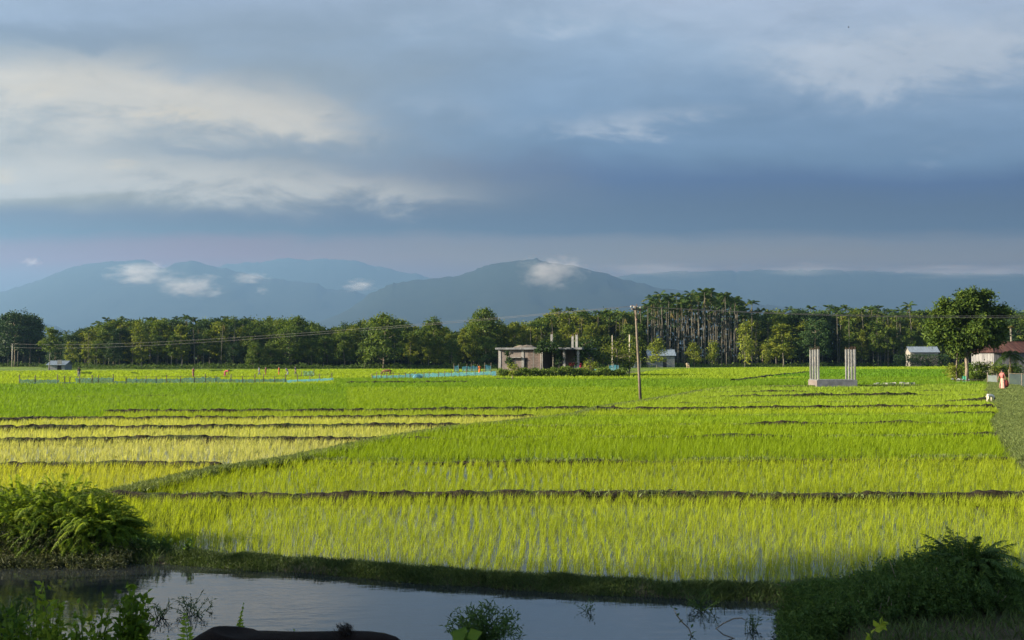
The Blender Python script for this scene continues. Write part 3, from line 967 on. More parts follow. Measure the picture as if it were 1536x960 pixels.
def mixof(px):
    if px < 62: return ['dark', 'dark', 'round']
    if px < 215: return ['slim', 'teak', 'palm', 'slim', 'palm', 'dark']
    if px < 370: return ['slim', 'palm', 'teak', 'slim', 'palm', 'dark']
    if px < 505: return ['round', 'slim', 'teak', 'round']
    if px < 600: return ['round', 'dark', 'teak', 'round']
    if px < 760: return ['teak', 'teak', 'teak', 'round']
    if px < 950: return ['teak', 'palm', 'palm', 'round', 'teak']
    if px < 1128: return ['palm']
    if px < 1250: return ['teak', 'palm', 'palm', 'dark', 'round']
    if px < 1392: return ['teak', 'slim', 'palm', 'palm']
    return ['slim', 'dark', 'palm', 'round']


for row in range(5):
    px = -95.0 + rng.uniform(0, 20)
    while px < 1640:
        kind = random.choice(mixof(px))
        d = bdist(px) + row * 5.5 + rng.uniform(-1.8, 1.8)
        pt = np.interp(px, TOPX, TOPY)
        lift = [30, 18, 8, 3, 2][row]
        if kind == 'palm': lift = (34 * rng.random() ** 1.6 + 4 if row < 4 else 6) if 950 < px < 1128 else lift * .5
        if 62 < px < 1128 and row == 0 and kind in ('slim', 'teak'): lift *= .8
        py = pt + lift * rng.uniform(.35, 1.25) + rng.uniform(0, 6)
        sx = {'palm': 1.0, 'round': 1.0, 'dark': 1.0, 'teak': 1.15, 'slim': 1.15}[kind]
        if not (64 < px < 105 and row < 2) and not (745 < px < 872 and d < 228) and not (1362 < px < 1412 and row < 2):
            put_tree(kind, px, d, py, sx=sx)
        px += {'palm': 10 if 950 < px < 1128 else 15, 'round': 32, 'dark': 30, 'teak': 21, 'slim': 20}[kind] * rng.uniform(.7, 1.35) * (.8 if row > 2 else 1)

# single trees one can point to
put_tree('dark', 22, 252, 464, 'tall dark tree at the very end of the belt above the far pole', 'lone tall trees', 1.15)
put_tree('dark', 45, 254, 470, 'dark tree with a ragged top beside the far pole', 'lone tall trees', 1.0)
put_tree('slim', 74, 205, 489, 'sunlit tree with orange withered leaves in front of the white shed', 'lone sunlit trees', 1.3)
put_tree('round', 575, 219, 470, 'rounded feathery tree standing above the middle of the belt', 'lone tall trees', 1.15)
put_tree('slim', 651, 224, 473, 'flat topped tree beside the gap in the belt', 'lone tall trees', 1.25)
put_tree('round', 726, 232, 462, 'dark topped tall tree next to the unfinished house', 'lone tall trees', .95)
put_tree('palm', 1128, 252, 450, 'single areca palm standing clear of the grove', 'lone palms')
put_tree('palm', 1370, 262, 454, 'single palm showing above the gap by the big tree', 'lone palms')
for px, py in ((978, 443), (996, 438), (1016, 441), (1043, 437), (1058, 434), (1072, 433), (1090, 440), (1101, 446)):
    put_tree('palm', px, 246 + rng.uniform(0, 8), py, 'tallest areca palm crowns on the skyline beside the utility pole', 'skyline palms of the grove')
put_tree('young', 985, 222, 508, 'yellow green young tree with a pale trunk before the palm grove', 'lone young trees', 1.15)
put_tree('young', 1117, 236, 484, 'tall bright yellow green tree on the edge of the palm grove', 'lone young trees', .72)
put_tree('young', 1042, 238, 514, 'low leafy tree among the areca trunks', 'lone young trees', 1.2)
put_tree('young', 1068, 238, 512, 'second low leafy tree among the areca trunks', 'lone young trees', 1.0)
put_tree('young', 1148, 240, 515, 'creeper clad leaning tree past the palm grove', 'lone young trees', .8)
put_tree('teak', 1175, 244, 482, 'broad yellow green tree between palm grove and concrete pillars', 'lone sunlit trees', 1.8)
put_tree('dark', 1222, 238, 476, 'umbrella shaped dark tree behind the first cluster of pillars', 'lone tall trees', 1.1)
for px in range(1310, 1462, 11):
    put_tree('slim', px + rng.uniform(-2, 2), 262 + rng.uniform(-1, 1), 497 + rng.uniform(-8, 8), 'young pale trunk tree in the row planted along the far field edge', 'row of pale trunks along the field edge', .8)

# the wood behind reads as one dark mass
mb = MB()
n = 42000
px = rng.uniform(-140, 1680, n)
d = bdist(px) + rng.uniform(25, 36, n)
top = np.interp(px, TOPX, TOPY) + 14
zt = np.array([zat(a, b) for a, b in zip(top, d)])
z = zt * rng.random(n) ** 1.15
c = np.stack([(px - CX) / FPX * d, d, z], 1)
mb.leaves(c, rdir(n), rdir(n, .3) + np.array([0, -.4, 0]), rng.uniform(1.0, 2.1, n), rng.uniform(.6, 1.2, n), np.clip(rng.normal(.4, .2, n), 0, 1))
tag(mb.build('woodland', M['leaf_dark']), 'dark mass of woodland filling the depth behind the tree belt', 'woodland', kind='stuff')
mb = MB()
n = 34000
px = rng.uniform(-140, 1680, n)
d = bdist(px) + rng.uniform(-7, 9, n)
hh = .55 + .9 * np.clip(np.array([mnoise.noise((a * .021, 2.2, b * .15)) + .6 * mnoise.noise((a * .08, 5.2, b * .15)) for a, b in zip(px, d)]) + .25, 0, 1.3)
ok = ~((px > 1240) & (d < bdist(px) - 1))
c = np.stack([(px - CX) / FPX * d, d, .05 + hh * rng.random(n) ** .8], 1)[ok]
n = len(c)
mb.leaves(c, rdir(n, .5), rdir(n, 1.2), rng.uniform(.2, .5, n), rng.uniform(.1, .26, n), np.clip(rng.normal(.40, .22, n) - .3 * (px[ok] < 940), 0, 1))
tag(mb.build('undergrowth', M['weed']), 'low weedy undergrowth along the foot of the tree belt', 'undergrowth', kind='stuff')

# the big tree by the path
def make_big():
    tr, cr = MB(), MB()
    tr.tube([(0, 0, -.2), (.05, 0, 1.2), (.0, .05, 2.6), (-.1, .1, 4.2), (.0, 0, 6), (.3, .1, 8)], [.24, .19, .17, .14, .10, .05], 9)
    lob = [(-2.6, -.3, 5.2, 1.5), (-3.3, .3, 6.3, 1.2), (-1.4, -1.2, 4.3, 1.3), (-1.0, .4, 7.6, 1.7), (-2.2, -.4, 8.4, 1.2), (.3, -.4, 8.9, 1.5), (1.7, .2, 8.6, 1.2), (2.3, -.5, 9.6, .75), (1.6, -.8, 6.4, 1.7),
           (3.0, .3, 7.2, 1.3), (3.9, 0, 8.0, .7), (2.6, -.3, 4.6, 1.5), (.5, -1.6, 5.4, 1.5), (.2, 1.5, 6.6, 1.7), (-.2, -.6, 9.7, .8), (-3.9, -.2, 4.9, .8), (3.6, -.4, 5.6, .9), (1.2, .8, 4.2, 1.2), (-2.5, 1, 7.2, 1.1), (.9, -.2, 10.0, .55), (4.3, 0, 7.4, .5)]
    for lx, ly, lz, lr in lob:
        n = int(16 * lr ** 1.7) + 5
        v_ = rdir(n, .25) * (lr * rng.uniform(.35, 1.0, n) ** .6)[:, None] * np.array([1.0, 1.0, .8])
        ctr = v_ + np.array([lx, ly, lz])
        crown(cr, ctr, .30, 44, .40, .19, np.array([lx * .8, ly * .8, lz - .6]), .38, tspread=.17)
        zz = max(2.6, lz - 1.6)
        tr.tube([(.0, .05, zz), (lx * .5, ly * .5, (zz + lz) / 2 - .15), (lx, ly, lz)], [.09, .06, .02], 6)
    return tr, cr


tb = make_big()
x, y = gp(1450, 570)[:2]
r = thing('big_tree', 'big spreading dark leaved tree standing alone beside the grassy path', 'tree', (x, y, 0.05))
tb[0].build('trunk', M['bark'], r, True); tb[1].build('crown', M['leaf_mid'], r)
tb = make_broad(5.6, .9, .45, 14, 40, .3, .18, .4, .5, .2, 6, .014, .5)
x, y = gp(1441, 570)[:2]
r = thing('slim_tree', 'thin leaning tree right next to the big tree trunk', 'tree', (x, y + 1, 0.05))
tb[0].build('trunk', M['bark'], r, True); tb[1].build('crown', M['leaf_mid'], r)

# roadside trees that shade the pond and the near bank
for k, (x, y, H) in enumerate([(-14.2, 7.7, 8.2), (-13.4, 5.1, 8.4), (-12.5, 2.6, 9.0), (-18.6, 7.4, 10), (-18, 4.6, 10.2), (-17.5, 1.9, 10.6), (-23.5, 6.7, 11), (-23, 4.0, 11.5), (-22.5, .9, 12), (-16, -.4, 10.5), (-21, -1.8, 11)]):
    nm, tm, cm = PROT['dark'][k % 3]
    s = H / 10.6
    z0 = float(height(np.array([x]), np.array([y]))[0])
    r = thing('roadside_tree', 'dense roadside tree shading the pond', 'tree', (x, y, max(z0, -.3)), k * 1.3, 'roadside trees beside the pond', (s * 1.12, s * 1.12, s))
    link('trunk', tm, r); link('crown', cm, r)


# ================================================================== BUSHES AND WATERSIDE PLANTS
def shrub(mb, st, base, tip, nleaf, L, W, tint, spread=.03, bare=.2, curl=.25):
    """leafy stems: base and tip Nx3; leaves in pairs up each stem; the stems themselves go to st"""
    base, tip = np.asarray(base, float), np.asarray(tip, float)
    N = len(base)
    t = np.linspace(bare, 1, nleaf)
    mid = (base + tip) / 2 + rng.normal(0, .05, (N, 3)) + np.array([0, 0, 1]) * np.linalg.norm(tip - base, axis=1)[:, None] * curl * .3
    P_ = ((1 - t) ** 2)[None, :, None] * base[:, None] + (2 * t * (1 - t))[None, :, None] * mid[:, None] + (t ** 2)[None, :, None] * tip[:, None]
    c = P_.reshape(-1, 3) + rng.normal(0, spread * .4, (N * nleaf, 3))
    ax = np.repeat((tip - base) / (np.linalg.norm(tip - base, axis=1, keepdims=True) + 1e-6), nleaf, 0)
    d = rdir(len(c)) + ax * .7
    ti = np.clip(np.repeat(np.broadcast_to(tint, (N,)), nleaf) + rng.normal(0, .13, len(c)), 0, 1)
    mb.leaves(c, d, rdir(len(c), 1.0), L * rng.uniform(.6, 1.3, len(c)), W * rng.uniform(.7, 1.2, len(c)), ti, droop=.25)
    if st is not None:
        ks = [0, nleaf // 2, nleaf - 1]
        for i in range(N):
            st.tube([base[i]] + [P_[i, k] for k in ks], [.006, .005, .004, .002], 4)


# fern mound at the left end of the bank
r = thing('fern_mound', 'big sunlit mound of ferns overhanging the pond', 'bush', (-6.6, 14.9, .1))
fm = MB()
lobes = [(-6.5, 14.55, .82, .72, .98), (-7.1, 14.6, .7, .7, .86), (-5.95, 14.45, .55, .6, .66), (-7.7, 14.8, .75, .75, .6), (-8.6, 15.0, .9, .9, .46), (-5.7, 14.5, .42, .4, .40)]
for cx_, cy_, rx, ry, hz_ in lobes:
    n = int(1000 * rx)
    a = rng.uniform(0, 6.283, n); el = np.arcsin(rng.uniform(-.05, 1, n))
    rr = rng.uniform(.15, .80, n) ** .8
    b_ = np.stack([cx_ + rx * rr * np.cos(el) * np.cos(a), cy_ + ry * rr * np.cos(el) * np.sin(a), .12 + hz_ * rr * np.sin(el)], 1)
    fronds(fm, b_, a + rng.normal(0, .5, n), np.clip(el * .8 + rng.normal(.15, .25, n), -.3, 1.4), rng.uniform(.2, .42, n), 15, .048, .0095, rng.uniform(.35, .8, n), tint=np.clip(rng.normal(.5, .27, n), 0, 1), hang=.25, stem=.003)
n = 240                                                        # loose fronds standing clear of the mound
k_ = rng.integers(0, 4, n); lb = np.array(lobes)[k_]
a = rng.uniform(0, 6.283, n); el = rng.uniform(.5, 1.4, n)
b_ = np.stack([lb[:, 0] + lb[:, 2] * .75 * np.cos(el) * np.cos(a), lb[:, 1] + lb[:, 3] * .75 * np.cos(el) * np.sin(a), .12 + lb[:, 4] * .72 * np.sin(el)], 1)
fronds(fm, b_, a + rng.normal(0, .4, n), np.clip(el + rng.normal(0, .2, n), .2, 1.45), rng.uniform(.3, .62, n), 22, .06, .011, rng.uniform(.35, .9, n), tint=rng.uniform(.5, 1, n), hang=.2, stem=.003, start=.3)
ob = fm.build('fronds', M['leaf_fern'], r); ob.matrix_parent_inverse = Matrix.Translation((6.6, -14.9, -.1))
fm = MB(); n = 3600                                             # dry skirt of leaves at its foot
x, y = rng.uniform(-9, -5.3, n), 13.62 + .5 * rng.random(n) + .1 * np.sin(rng.uniform(0, 6, n))
b_ = np.stack([x, y, np.maximum(height(x, y), -.14)], 1)
shrub(fm, None, b_, b_ + np.stack([rng.normal(0, .08, n), rng.normal(-.06, .07, n), rng.uniform(.03, .22, n)], 1), 7, .05, .012, rng.uniform(.0, .8, n))
ob = fm.build('skirt', M['dry_leaf'], r); ob.matrix_parent_inverse = Matrix.Translation((6.6, -14.9, -.1))

# big dark shrub at the right end of the pond
r = thing('dark_shrub', 'big shaded shrub with fine leaves at the pond end of the grassy path', 'bush', (4.2, 10.6, 0))
fm, st = MB(), MB()
PXs, TPs = [1165, 1190, 1222, 1256, 1290, 1330, 1370, 1400, 1430, 1460, 1490, 1515, 1530], [940, 915, 895, 878, 862, 850, 838, 826, 818, 822, 846, 880, 930]
n = 3400
px = rng.uniform(1176, 1525, n)
d = 9.9 + 1.5 * rng.random(n) + (px - 1150) * .0012
x = (px - CX) / FPX * d
zg = np.maximum(height(x, d), -.12)
dm = np.clip(1 - ((d - (10.65 + (px - 1150) * .0012)) / .85) ** 2, .15, 1) ** .5
zt = np.array([zat(a, 10.9) for a in np.interp(px, PXs, TPs)])
hh = np.maximum((zt - zg) * dm * np.where(rng.random(n) < .05, rng.uniform(1.0, 1.3, n), rng.uniform(.45, 1.04, n)), .10)
b_ = np.stack([x, d, zg], 1)
tip = b_ + np.stack([rng.normal(0, .10, n) - .05, rng.normal(-.05, .10, n), hh], 1)
shrub(fm, None, b_, tip, 20, .046, .015, np.clip(rng.normal(.45, .2, n), 0, 1), bare=.25)
for i in range(0, n, 40): st.tube([b_[i], (b_[i] + tip[i]) / 2, tip[i]], [.008, .006, .003], 4)
inv = Matrix.Translation((-4.2, -10.6, 0))
ob = fm.build('leaves', M['leaf_shrub'], r); ob.matrix_parent_inverse = inv
ob = st.build('stems', M['bark'], r); ob.matrix_parent_inverse = inv
r = thing('fern_clump', 'dark arching fern sprouting from the top of the shaded shrub', 'fern', (5.0, 11.0, .1))
fm = MB(); n = 120
a = rng.uniform(0, 6.283, n)
c0 = np.array([xat(1448, 11.0), 10.9, .36])
b_ = c0 + np.stack([.22 * np.cos(a) * rng.random(n), .2 * np.sin(a) * rng.random(n), .28 * rng.random(n)], 1)
fronds(fm, b_, a, rng.uniform(.2, 1.35, n), rng.uniform(.32, .62, n), 20, .07, .015, rng.uniform(.3, .6, n), tint=np.clip(rng.normal(.35, .15, n), 0, 1), hang=.2, stem=.003)
ob = fm.build('fronds', M['leaf_shrub'], r); ob.matrix_parent_inverse = Matrix.Translation((-5.0, -11.0, -.1))


def leafy(name, label, cat, px, d, top, half, n, L, W, mat, stemmat='weed', nl=12, z0=None, tint=.5, leanx=0.0, group=None, bare=.2):
    """one plant: stems rising from a foot on the ground to a crown of given half width, top at a photo height"""
    x = xat(px, d)
    zg = float(height(np.array([x]), np.array([d]))[0]) if z0 is None else z0
    zt = zat(top, d) - zg
    r = thing(name, label, cat, (x, d, zg), 0, group)
    fm, st = MB(), MB()
    b_ = np.stack([rng.normal(0, half * .25, n), rng.normal(0, half * .25, n), np.full(n, -.02)], 1)
    q = rng.uniform(-1, 1, (n, 2))
    tip = np.stack([q[:, 0] * half + leanx, q[:, 1] * half, zt * (1 - .5 * np.abs(q[:, 0]) ** 1.8) * rng.uniform(.6, 1.04, n)], 1)
    shrub(fm, fm, b_, tip, nl, L, W, np.clip(rng.normal(tint, .18, n), 0, 1), bare=bare)
    fm.build('leaves', M[mat], r)
    return r


leafy('roadside_shrub', 'leafy shrub with yellowing top in the bottom corner of the shore', 'bush', 26, 6.9, 903, .34, 170, .062, .036, 'leaf_fern', nl=20, tint=.40)
leafy('roadside_shrub', 'tall yellow tipped climber next to the corner shrub', 'bush', 74, 6.8, 880, .13, 70, .06, .036, 'leaf_fern', nl=18, tint=.78)
leafy('roadside_shrub', 'loose leafy shrub between climber and dark pointed bush', 'bush', 128, 7.0, 906, .22, 90, .062, .036, 'leaf_fern', nl=18, tint=.5)
leafy('roadside_shrub', 'dark pointed bush standing against the pond', 'bush', 197, 7.0, 880, .15, 170, .06, .038, 'leaf_fern', nl=22, tint=.22)
for px, d, top, n, lab in ((310, 6.2, 912, 7, 'pale green fern rising beside the cow'), (355, 6.3, 932, 5, 'low fern just behind the head end of the cow')):
    x = xat(px, d); zg = float(height(np.array([x]), np.array([d]))[0]); H = zat(top, d) - zg
    r = thing('fern', lab, 'fern', (x, d, zg)); fm = MB()
    fronds(fm, np.zeros((n, 3)), np.linspace(.3, 6, n), rng.uniform(1.2, 1.45, n), H * rng.uniform(.85, 1.08, n), 22, .115, .034, rng.uniform(.02, .12, n), tint=rng.uniform(.5, .8, n), hang=.1, stem=.004, start=.55)
    fm.build('fronds', M['leaf_fern'], r)
leafy('pond_plant', 'bushy water plant standing in the pond before the bank', 'water plant', 725, 10.15, 912, .40, 75, .055, .016, 'leaf_shrub', nl=18, z0=POND_Z, tint=.5, bare=.3)
leafy('pond_plant', 'wispy water plant between the dark bush and the bank', 'water plant', 288, 11.2, 890, .22, 12, .05, .014, 'leaf_shrub', nl=10, z0=POND_Z, tint=.3)
leafy('pond_plant', 'curly leaved water plant left of the wispy one', 'water plant', 240, 11.0, 898, .14, 9, .06, .012, 'leaf_shrub', nl=6, z0=POND_Z, tint=.3)
leafy('pond_plant', 'spindly little water plant alone in the open pond', 'water plant', 880, 11.3, 896, .12, 5, .045, .013, 'leaf_shrub', nl=7, z0=POND_Z, tint=.35)
leafy('pond_plant', 'thin trailing water plant near the shaded shrub', 'water plant', 1052, 11.35, 884, .20, 12, .05, .014, 'leaf_shrub', nl=9, z0=POND_Z, tint=.35)
leafy('pond_plant', 'fine leaved water plant at the edge of the frame beside the corner shrub', 'water plant', 18, 10.6, 898, .28, 50, .05, .014, 'leaf_shrub', nl=14, z0=POND_Z, tint=.4)
leafy('pond_plant', 'short water plant beside the bent twig', 'water plant', 1128, 10.6, 920, .10, 8, .045, .013, 'leaf_shrub', nl=9, z0=POND_Z, tint=.4)


def twig(label, pts, leaves):
    d0 = 10.5
    P0 = [Vector((xat(px, dd, zat(py, dd)), dd, zat(py, dd))) for px, py, dd in pts]
    r = thing('pond_twig', label, 'twig', P0[0])
    mb = MB(); mb.tube([p - P0[0] for p in P0], [.007] * (len(P0) - 1) + [.003], 5, tint=.2)
    mb.build('stem', M['bark'], r)
    if leaves:
        lf = MB(); ks = rng.integers(1, len(P0), leaves)
        c = np.array([tuple(P0[k] - P0[0]) for k in ks]) + rng.normal(0, .015, (leaves, 3))
        lf.leaves(c, rdir(leaves), rdir(leaves, 1), .06 * rng.uniform(.7, 1.2, leaves), .028, rng.uniform(.2, .5, leaves))
        lf.build('leaves', M['leaf_shrub'], r)


twig('bare twig bent into an arch above the water', [(1118, 972, 10.25), (1102, 958, 10.2), (1085, 952, 10.2), (1074, 943, 10.2), (1085, 935, 10.2), (1100, 928, 10.2), (1112, 927, 10.2), (1120, 931, 10.2)], 0)
twig('leafy creeping twig slanting out of the water', [(1027, 968, 10.3), (1037, 952, 10.3), (1033, 942, 10.3), (1024, 934, 10.3), (1016, 924, 10.3), (1010, 912, 10.4)], 8)
# single sprigs close to the camera
r = thing('leaf_sprout', 'blurred round green leaf poking up at the bottom edge', 'leaf', (xat(700, 4.2, zat(985, 4.2)), 4.2, float(height(np.array([0.]), np.array([4.2]))[0])))
zz = zat(950, 4.2) - r.location.z
mb = MB(); mb.tube([(0, 0, 0), (.01, 0, zz * .6), (-.005, 0, zz)], [.006, .005, .003], 6); mb.build('stalk', M['weed'], r)
mb = MB()
mb.leaves([(-.06, 0, zz - .05), (.0, 0, zz - .02), (.02, .01, zz - .03), (-.02, -.02, zz - .06), (.0, .0, zz - .09)], [(.5, 0, .6), (.8, 0, .35), (-.6, .1, .2), (.3, -.2, -.2), (-1, 0, -.3)], [(-.5, -.8, .5), (.2, -.8, .6), (0, -.8, .6), (0, -.6, .7), (0, -.6, .7)], [.09, .07, .1, .09, .1], [.07, .06, .08, .07, .08], [.55, .7, .4, .3, .3])
mb.build('leaves', M['leaf_big'], r)
x = xat(1305, 5.2, zat(960, 5.2))
zg = float(height(np.array([x]), np.array([5.2]))[0])
r = thing('leafy_sprig', 'lemon green sprig leaning out at the bottom edge before the shrub', 'plant', (x - .05, 5.2, zg))
zz = zat(950, 5.2) - zg
mb = MB(); pts = [(-.05, 0, 0), (-.06, 0, zz * .6), (-.02, 0, zz * .85), (.06, 0, zz), (.11, 0, zz + .05)]
mb.tube(pts, [.006, .005, .004, .003, .002], 6); mb.build('stem', M['weed'], r)
mb = MB(); n = 26
t_ = rng.uniform(2.2, 4, n); c = np.stack([np.interp(t_, range(5), [p_[k] for p_ in pts]) for k in range(3)], 1)
mb.leaves(c, rdir(n, .2) + np.array([.5, 0, .3]), rdir(n, .7) + np.array([0, -.8, 0]), rng.uniform(.03, .05, n), rng.uniform(.02, .032, n), rng.uniform(.2, .9, n)); mb.build('leaves', M['leaf_lemon'], r)
# upright weeds on the bank by the mound
for px, top, lab in ((217, 803, 'upright dark weed at the edge of the fern mound'), (232, 800, 'broad leaved weed beside the fern mound'), (246, 806, 'small weed on the bank near the fern mound'), (283, 806, 'lone leafy weed on top of the bank')):
    leafy('bank_weed', lab, 'weed', px, 14.1, top, .09, 7, .09, .035, 'leaf_shrub', nl=5, tint=.5)

# ================================================================== BUILT THINGS
def local(o, x, y, z): return (x, y, z)


# ---- wooden utility pole, far poles and wires
b_ = gp(961, 602)
d0 = b_.y
topz = zat(459, d0)
r = thing('utility_pole', 'tall wooden utility pole standing on the diagonal bund in the rice', 'utility pole', (b_.x, d0, 0))
tx = (xat(953, d0, topz) - b_.x)
mb = MB(); mb.tube([(0, 0, -.3), (tx * .3, 0, topz * .3), (tx * .62, 0, topz * .62), (tx, 0, topz)], [.092, .084, .075, .062], 12)
mb.build('pole', M['wood'], r, True)
zc = zat(464, d0)
arm = MB(); arm.box(-.62, .62, -.16, -.08, -.045, .045)
o = arm.build('cross_arm', M['wood'], r); o.location = (tx, 0, zc); o.rotation_euler = (0, 0, .9)
br_ = MB(); br_.tube([(-.45, -.12, 0), (0, -.09, -.62)], .022, 6); br_.tube([(.45, -.12, 0), (0, -.09, -.62)], .022, 6); br_.tube([(-.1, -.1, -.65), (.1, -.1, -.65)], .05, 6)
o = br_.build('brace', M['steel'], r); o.location = (tx, 0, zc); o.rotation_euler = (0, 0, .9)
INS = []
for k, ox in enumerate((-.54, -.18, .22, .56)):
    mb = MB(); mb.lathe([(.012, -.02), (.014, .05), (.045, .06), (.028, .085), (.05, .10), (.03, .125), (.02, .15)], 10)
    o = mb.build('insulator', M['insulator'], r, True)
    o.location = (tx + ox * math.cos(.9), -.12 + ox * math.sin(.9), zc + .05)
    INS.append(Vector((b_.x + tx + ox * math.cos(.9), d0 - .12 + ox * math.sin(.9), zc + .17)))
mb = MB()                                                     # stub of a light bracket and clamps at the very top
mb.tube([(0, 0, 0), (.10, -.05, .16), (.05, -.06, .22)], [.03, .025, .02], 6); mb.tube([(0, 0, 0), (-.22, .02, .16)], [.03, .02], 6)
o = mb.build('top_bracket', M['steel'], r); o.location = (tx, 0, topz - .1)


def far_pole(px, ybase, ytop, rad, label, mat='palewood', arm_=True):
    b = gp(px, ybase)
    h = zat(ytop, b.y)
    rr = thing('utility_pole', label, 'utility pole', (b.x, b.y, 0))
    m_ = MB(); m_.tube([(0, 0, -.2), (0, 0, h * .5), (0, 0, h)], [rad, rad * .9, rad * .75], 10); m_.build('pole', M[mat], rr, True)
    if arm_:
        m_ = MB(); m_.box(-.5, .5, -.13, -.06, h - .35, h - .27); m_.build('cross_arm', M['wood'], rr)
    return Vector((b.x, b.y, h))


fp = far_pole(18, 551, 516, .13, 'pale utility pole at the end of the wires over the far fields')
far_pole(26.5, 551, 527, .09, 'short grey pole beside the far wire pole', 'wood', False)
far_pole(944.5, 557, 502, .13, 'pale concrete pole just behind the wooden utility pole', 'palewood', False)
far_pole(918.5, 559, 503, .07, 'thin pale bamboo pole behind the blue plastic panel', 'palewood', False)
# wires, one thing each
rgt = [gp(1900, 600), ]
ends = []
for k, (yl, yr) in enumerate(((512.5, 469.5), (518, 474.5), (516, 472))):
    A = INS[k]
    B = Vector((fp.x + (-.4, .4, 0)[k], fp.y - .1, zat(yl + 3, fp.y)))
    n = 40
    mb = MB()
    pts = [A.lerp(B, i / n) - Vector((0, 0, 1.05 * 4 * (i / n) * (1 - i / n))) for i in range(n + 1)]
    mb.tube(pts, [.007 + .009 * i / n for i in range(n + 1)], 5)
    if k < 2: tag(mb.build('power_line', M['wire']), ('upper' if k == 0 else 'lower') + ' wire running from the wooden pole over the fields to the far pole', 'wire')
    if k < 2:
        B2 = Vector((xat(-420, fp.y + 30, 0), fp.y + 30, zat(yl + 4, fp.y + 30)))
        mb = MB(); pts = [B.lerp(B2, i / 16) - Vector((0, 0, .5 * 4 * (i / 16) * (1 - i / 16))) for i in range(17)]; mb.tube(pts, .016, 5)
        tag(mb.build('power_line', M['wire']), ('upper' if k == 0 else 'lower') + ' wire going on from the far pole past the dark end trees', 'wire')
    C_ = Vector((xat(1905, 62, zat(yr - 8, 62)), 62.0 + k * .4, zat(yr - 8, 62)))
    mb = MB()
    pts = [A.lerp(C_, i / n) - Vector((0, 0, .55 * 4 * (i / n) * (1 - i / n))) for i in range(n + 1)]
    mb.tube(pts, [.010] * (n + 1), 5)
    tag(mb.build('power_line', M['wire']), ('upper', 'lower', 'middle')[k] + ' wire running from the wooden pole across in front of the big tree', 'wire')

# ---- concrete pillars on their plinth
d0 = gp(1226, 581).y
S_ = d0 / FPX
r = thing('concrete_pillars', 'unfinished plinth carrying two rows of bare grey concrete pillars in the rice', 'building frame', (xat(1226, d0), d0, 0))
Wd, Dp, ph, pht = 60 * S_ * 1.0, 2.6, .62, zat(523.5, d0)
mb = MB(); mb.box(0, Wd, 0, .28, -.1, ph); mb.box(0, Wd, Dp - .28, Dp, -.1, ph); mb.box(-.005, .28, .282, Dp - .282, -.1, ph); mb.box(Wd - .28, Wd + .004, .282, Dp - .282, -.1, ph)
mb.build('plinth', M['concrete_dark'], r)
mb = MB(); mb.box(.01, Wd - .01, .02, Dp - .02, ph + .003, ph + .05); mb.build('tie_slab', M['concrete_dark'], r)
mb = MB(); mb.box(-.035, -.008, .0, Dp, -.1, ph - .01); mb.build('sunlit_tone_plate', M['plaster'], r)  # warm plate that puts the sunlit look of this one side into its colour
for sx in (.16, Wd - .16):
    for j, ly in enumerate((.14, .92, 1.66, Dp - .16)):
        mb = MB(); h_ = pht + rng.uniform(-.07, .05)
        mb.box(sx - .07, sx + .07, ly - .075, ly + .075, ph + .052, h_)
        p_ = mb.build('pillar', M['concrete'], r)
        st = MB()
        for ax in (-.06, .06):
            for ay in (-.06, .06): st.tube([(sx + ax, ly + ay, h_ - .05), (sx + ax + rng.uniform(-.03, .03), ly + ay, h_ + rng.uniform(.10, .3))], .008, 4)
        st.build('rebar', M['steel'], p_)

# rubble heap on the turf strip beside them
b_ = gp(1343, 578)
mb = MB()
for k in range(34):
    c = np.array([rng.normal(0, .75), rng.normal(0, .35), rng.uniform(.02, .16)]); s_ = rng.uniform(.08, .24)
    v_ = np.array([(x, y, z) for z in (-1, 1) for x, y in ((-1, -1), (1, -1), (1, 1), (-1, 1))], float) * s_ * rng.uniform(.6, 1.2, (8, 3))
    a = rng.uniform(0, 3); ca, sa = math.cos(a), math.sin(a)
    v_ = np.stack([v_[:, 0] * ca - v_[:, 1] * sa, v_[:, 0] * sa + v_[:, 1] * ca, v_[:, 2] * .7], 1) + c
    mb.add(v_, [[(3, 2, 1, 0), (4, 5, 6, 7), (0, 1, 5, 4), (1, 2, 6, 5), (2, 3, 7, 6), (3, 0, 4, 7)]])
o = mb.build('rubble_heap', M['concrete']); o.location = (b_.x, b_.y, 0); tag(o, 'small heap of pale concrete rubble past the pillars', 'rubble')

# ---- unfinished house
HY, HA = 136.5, R(-17)
hx = lambda px: xat(px, HY)
x0 = hx(747)
OX = x0
def u(px):                                                    # photo column -> distance along the turned front
    q = (px - CX) / FPX
    return (q * HY - OX) / (math.cos(HA) - q * math.sin(HA))
x1 = OX + u(870)
zr = zat(521.5, HY)            # top of the slab
r = thing('unfinished_house', 'unfinished grey brick house with an open porch and flat slab roof', 'house', (OX, HY, .1), HA)
zr -= .1
Wt = x1 - x0
mb = MB(); mb.box(-.1, Wt + .1, -.1, 8.6, -.2, .35); mb.build('plinth', M['concrete_dark'], r)
mb = MB(); mb.box(-.28, Wt + .35, -.42, 8.8, zr - .26, zr); mb.build('roof_slab', M['concrete_dark'], r)
zb, zt_ = .352, zr - .262
wn0, wn1 = u(763), u(773)
mb = MB()
mb.box(.0, wn0, .10, .28, zb, zt_); mb.box(wn0, wn1, .10, .28, zb, zb + .95); mb.box(wn0, wn1, .10, .28, zb + 2.05, zt_); mb.box(wn1, u(783.2), .10, .28, zb, zt_)
mb.box(u(785.5), u(787), .10, .28, zb, zt_); mb.box(u(787), u(791.5), .10, .28, zb + 2.1, zt_); 
mb.box(.0, .18, .282, 8.4, zb, zt_); mb.box(.182, Wt, 8.2, 8.4, zb, zt_); mb.box(Wt - .18, Wt, 4.0, 8.198, zb, zt_)
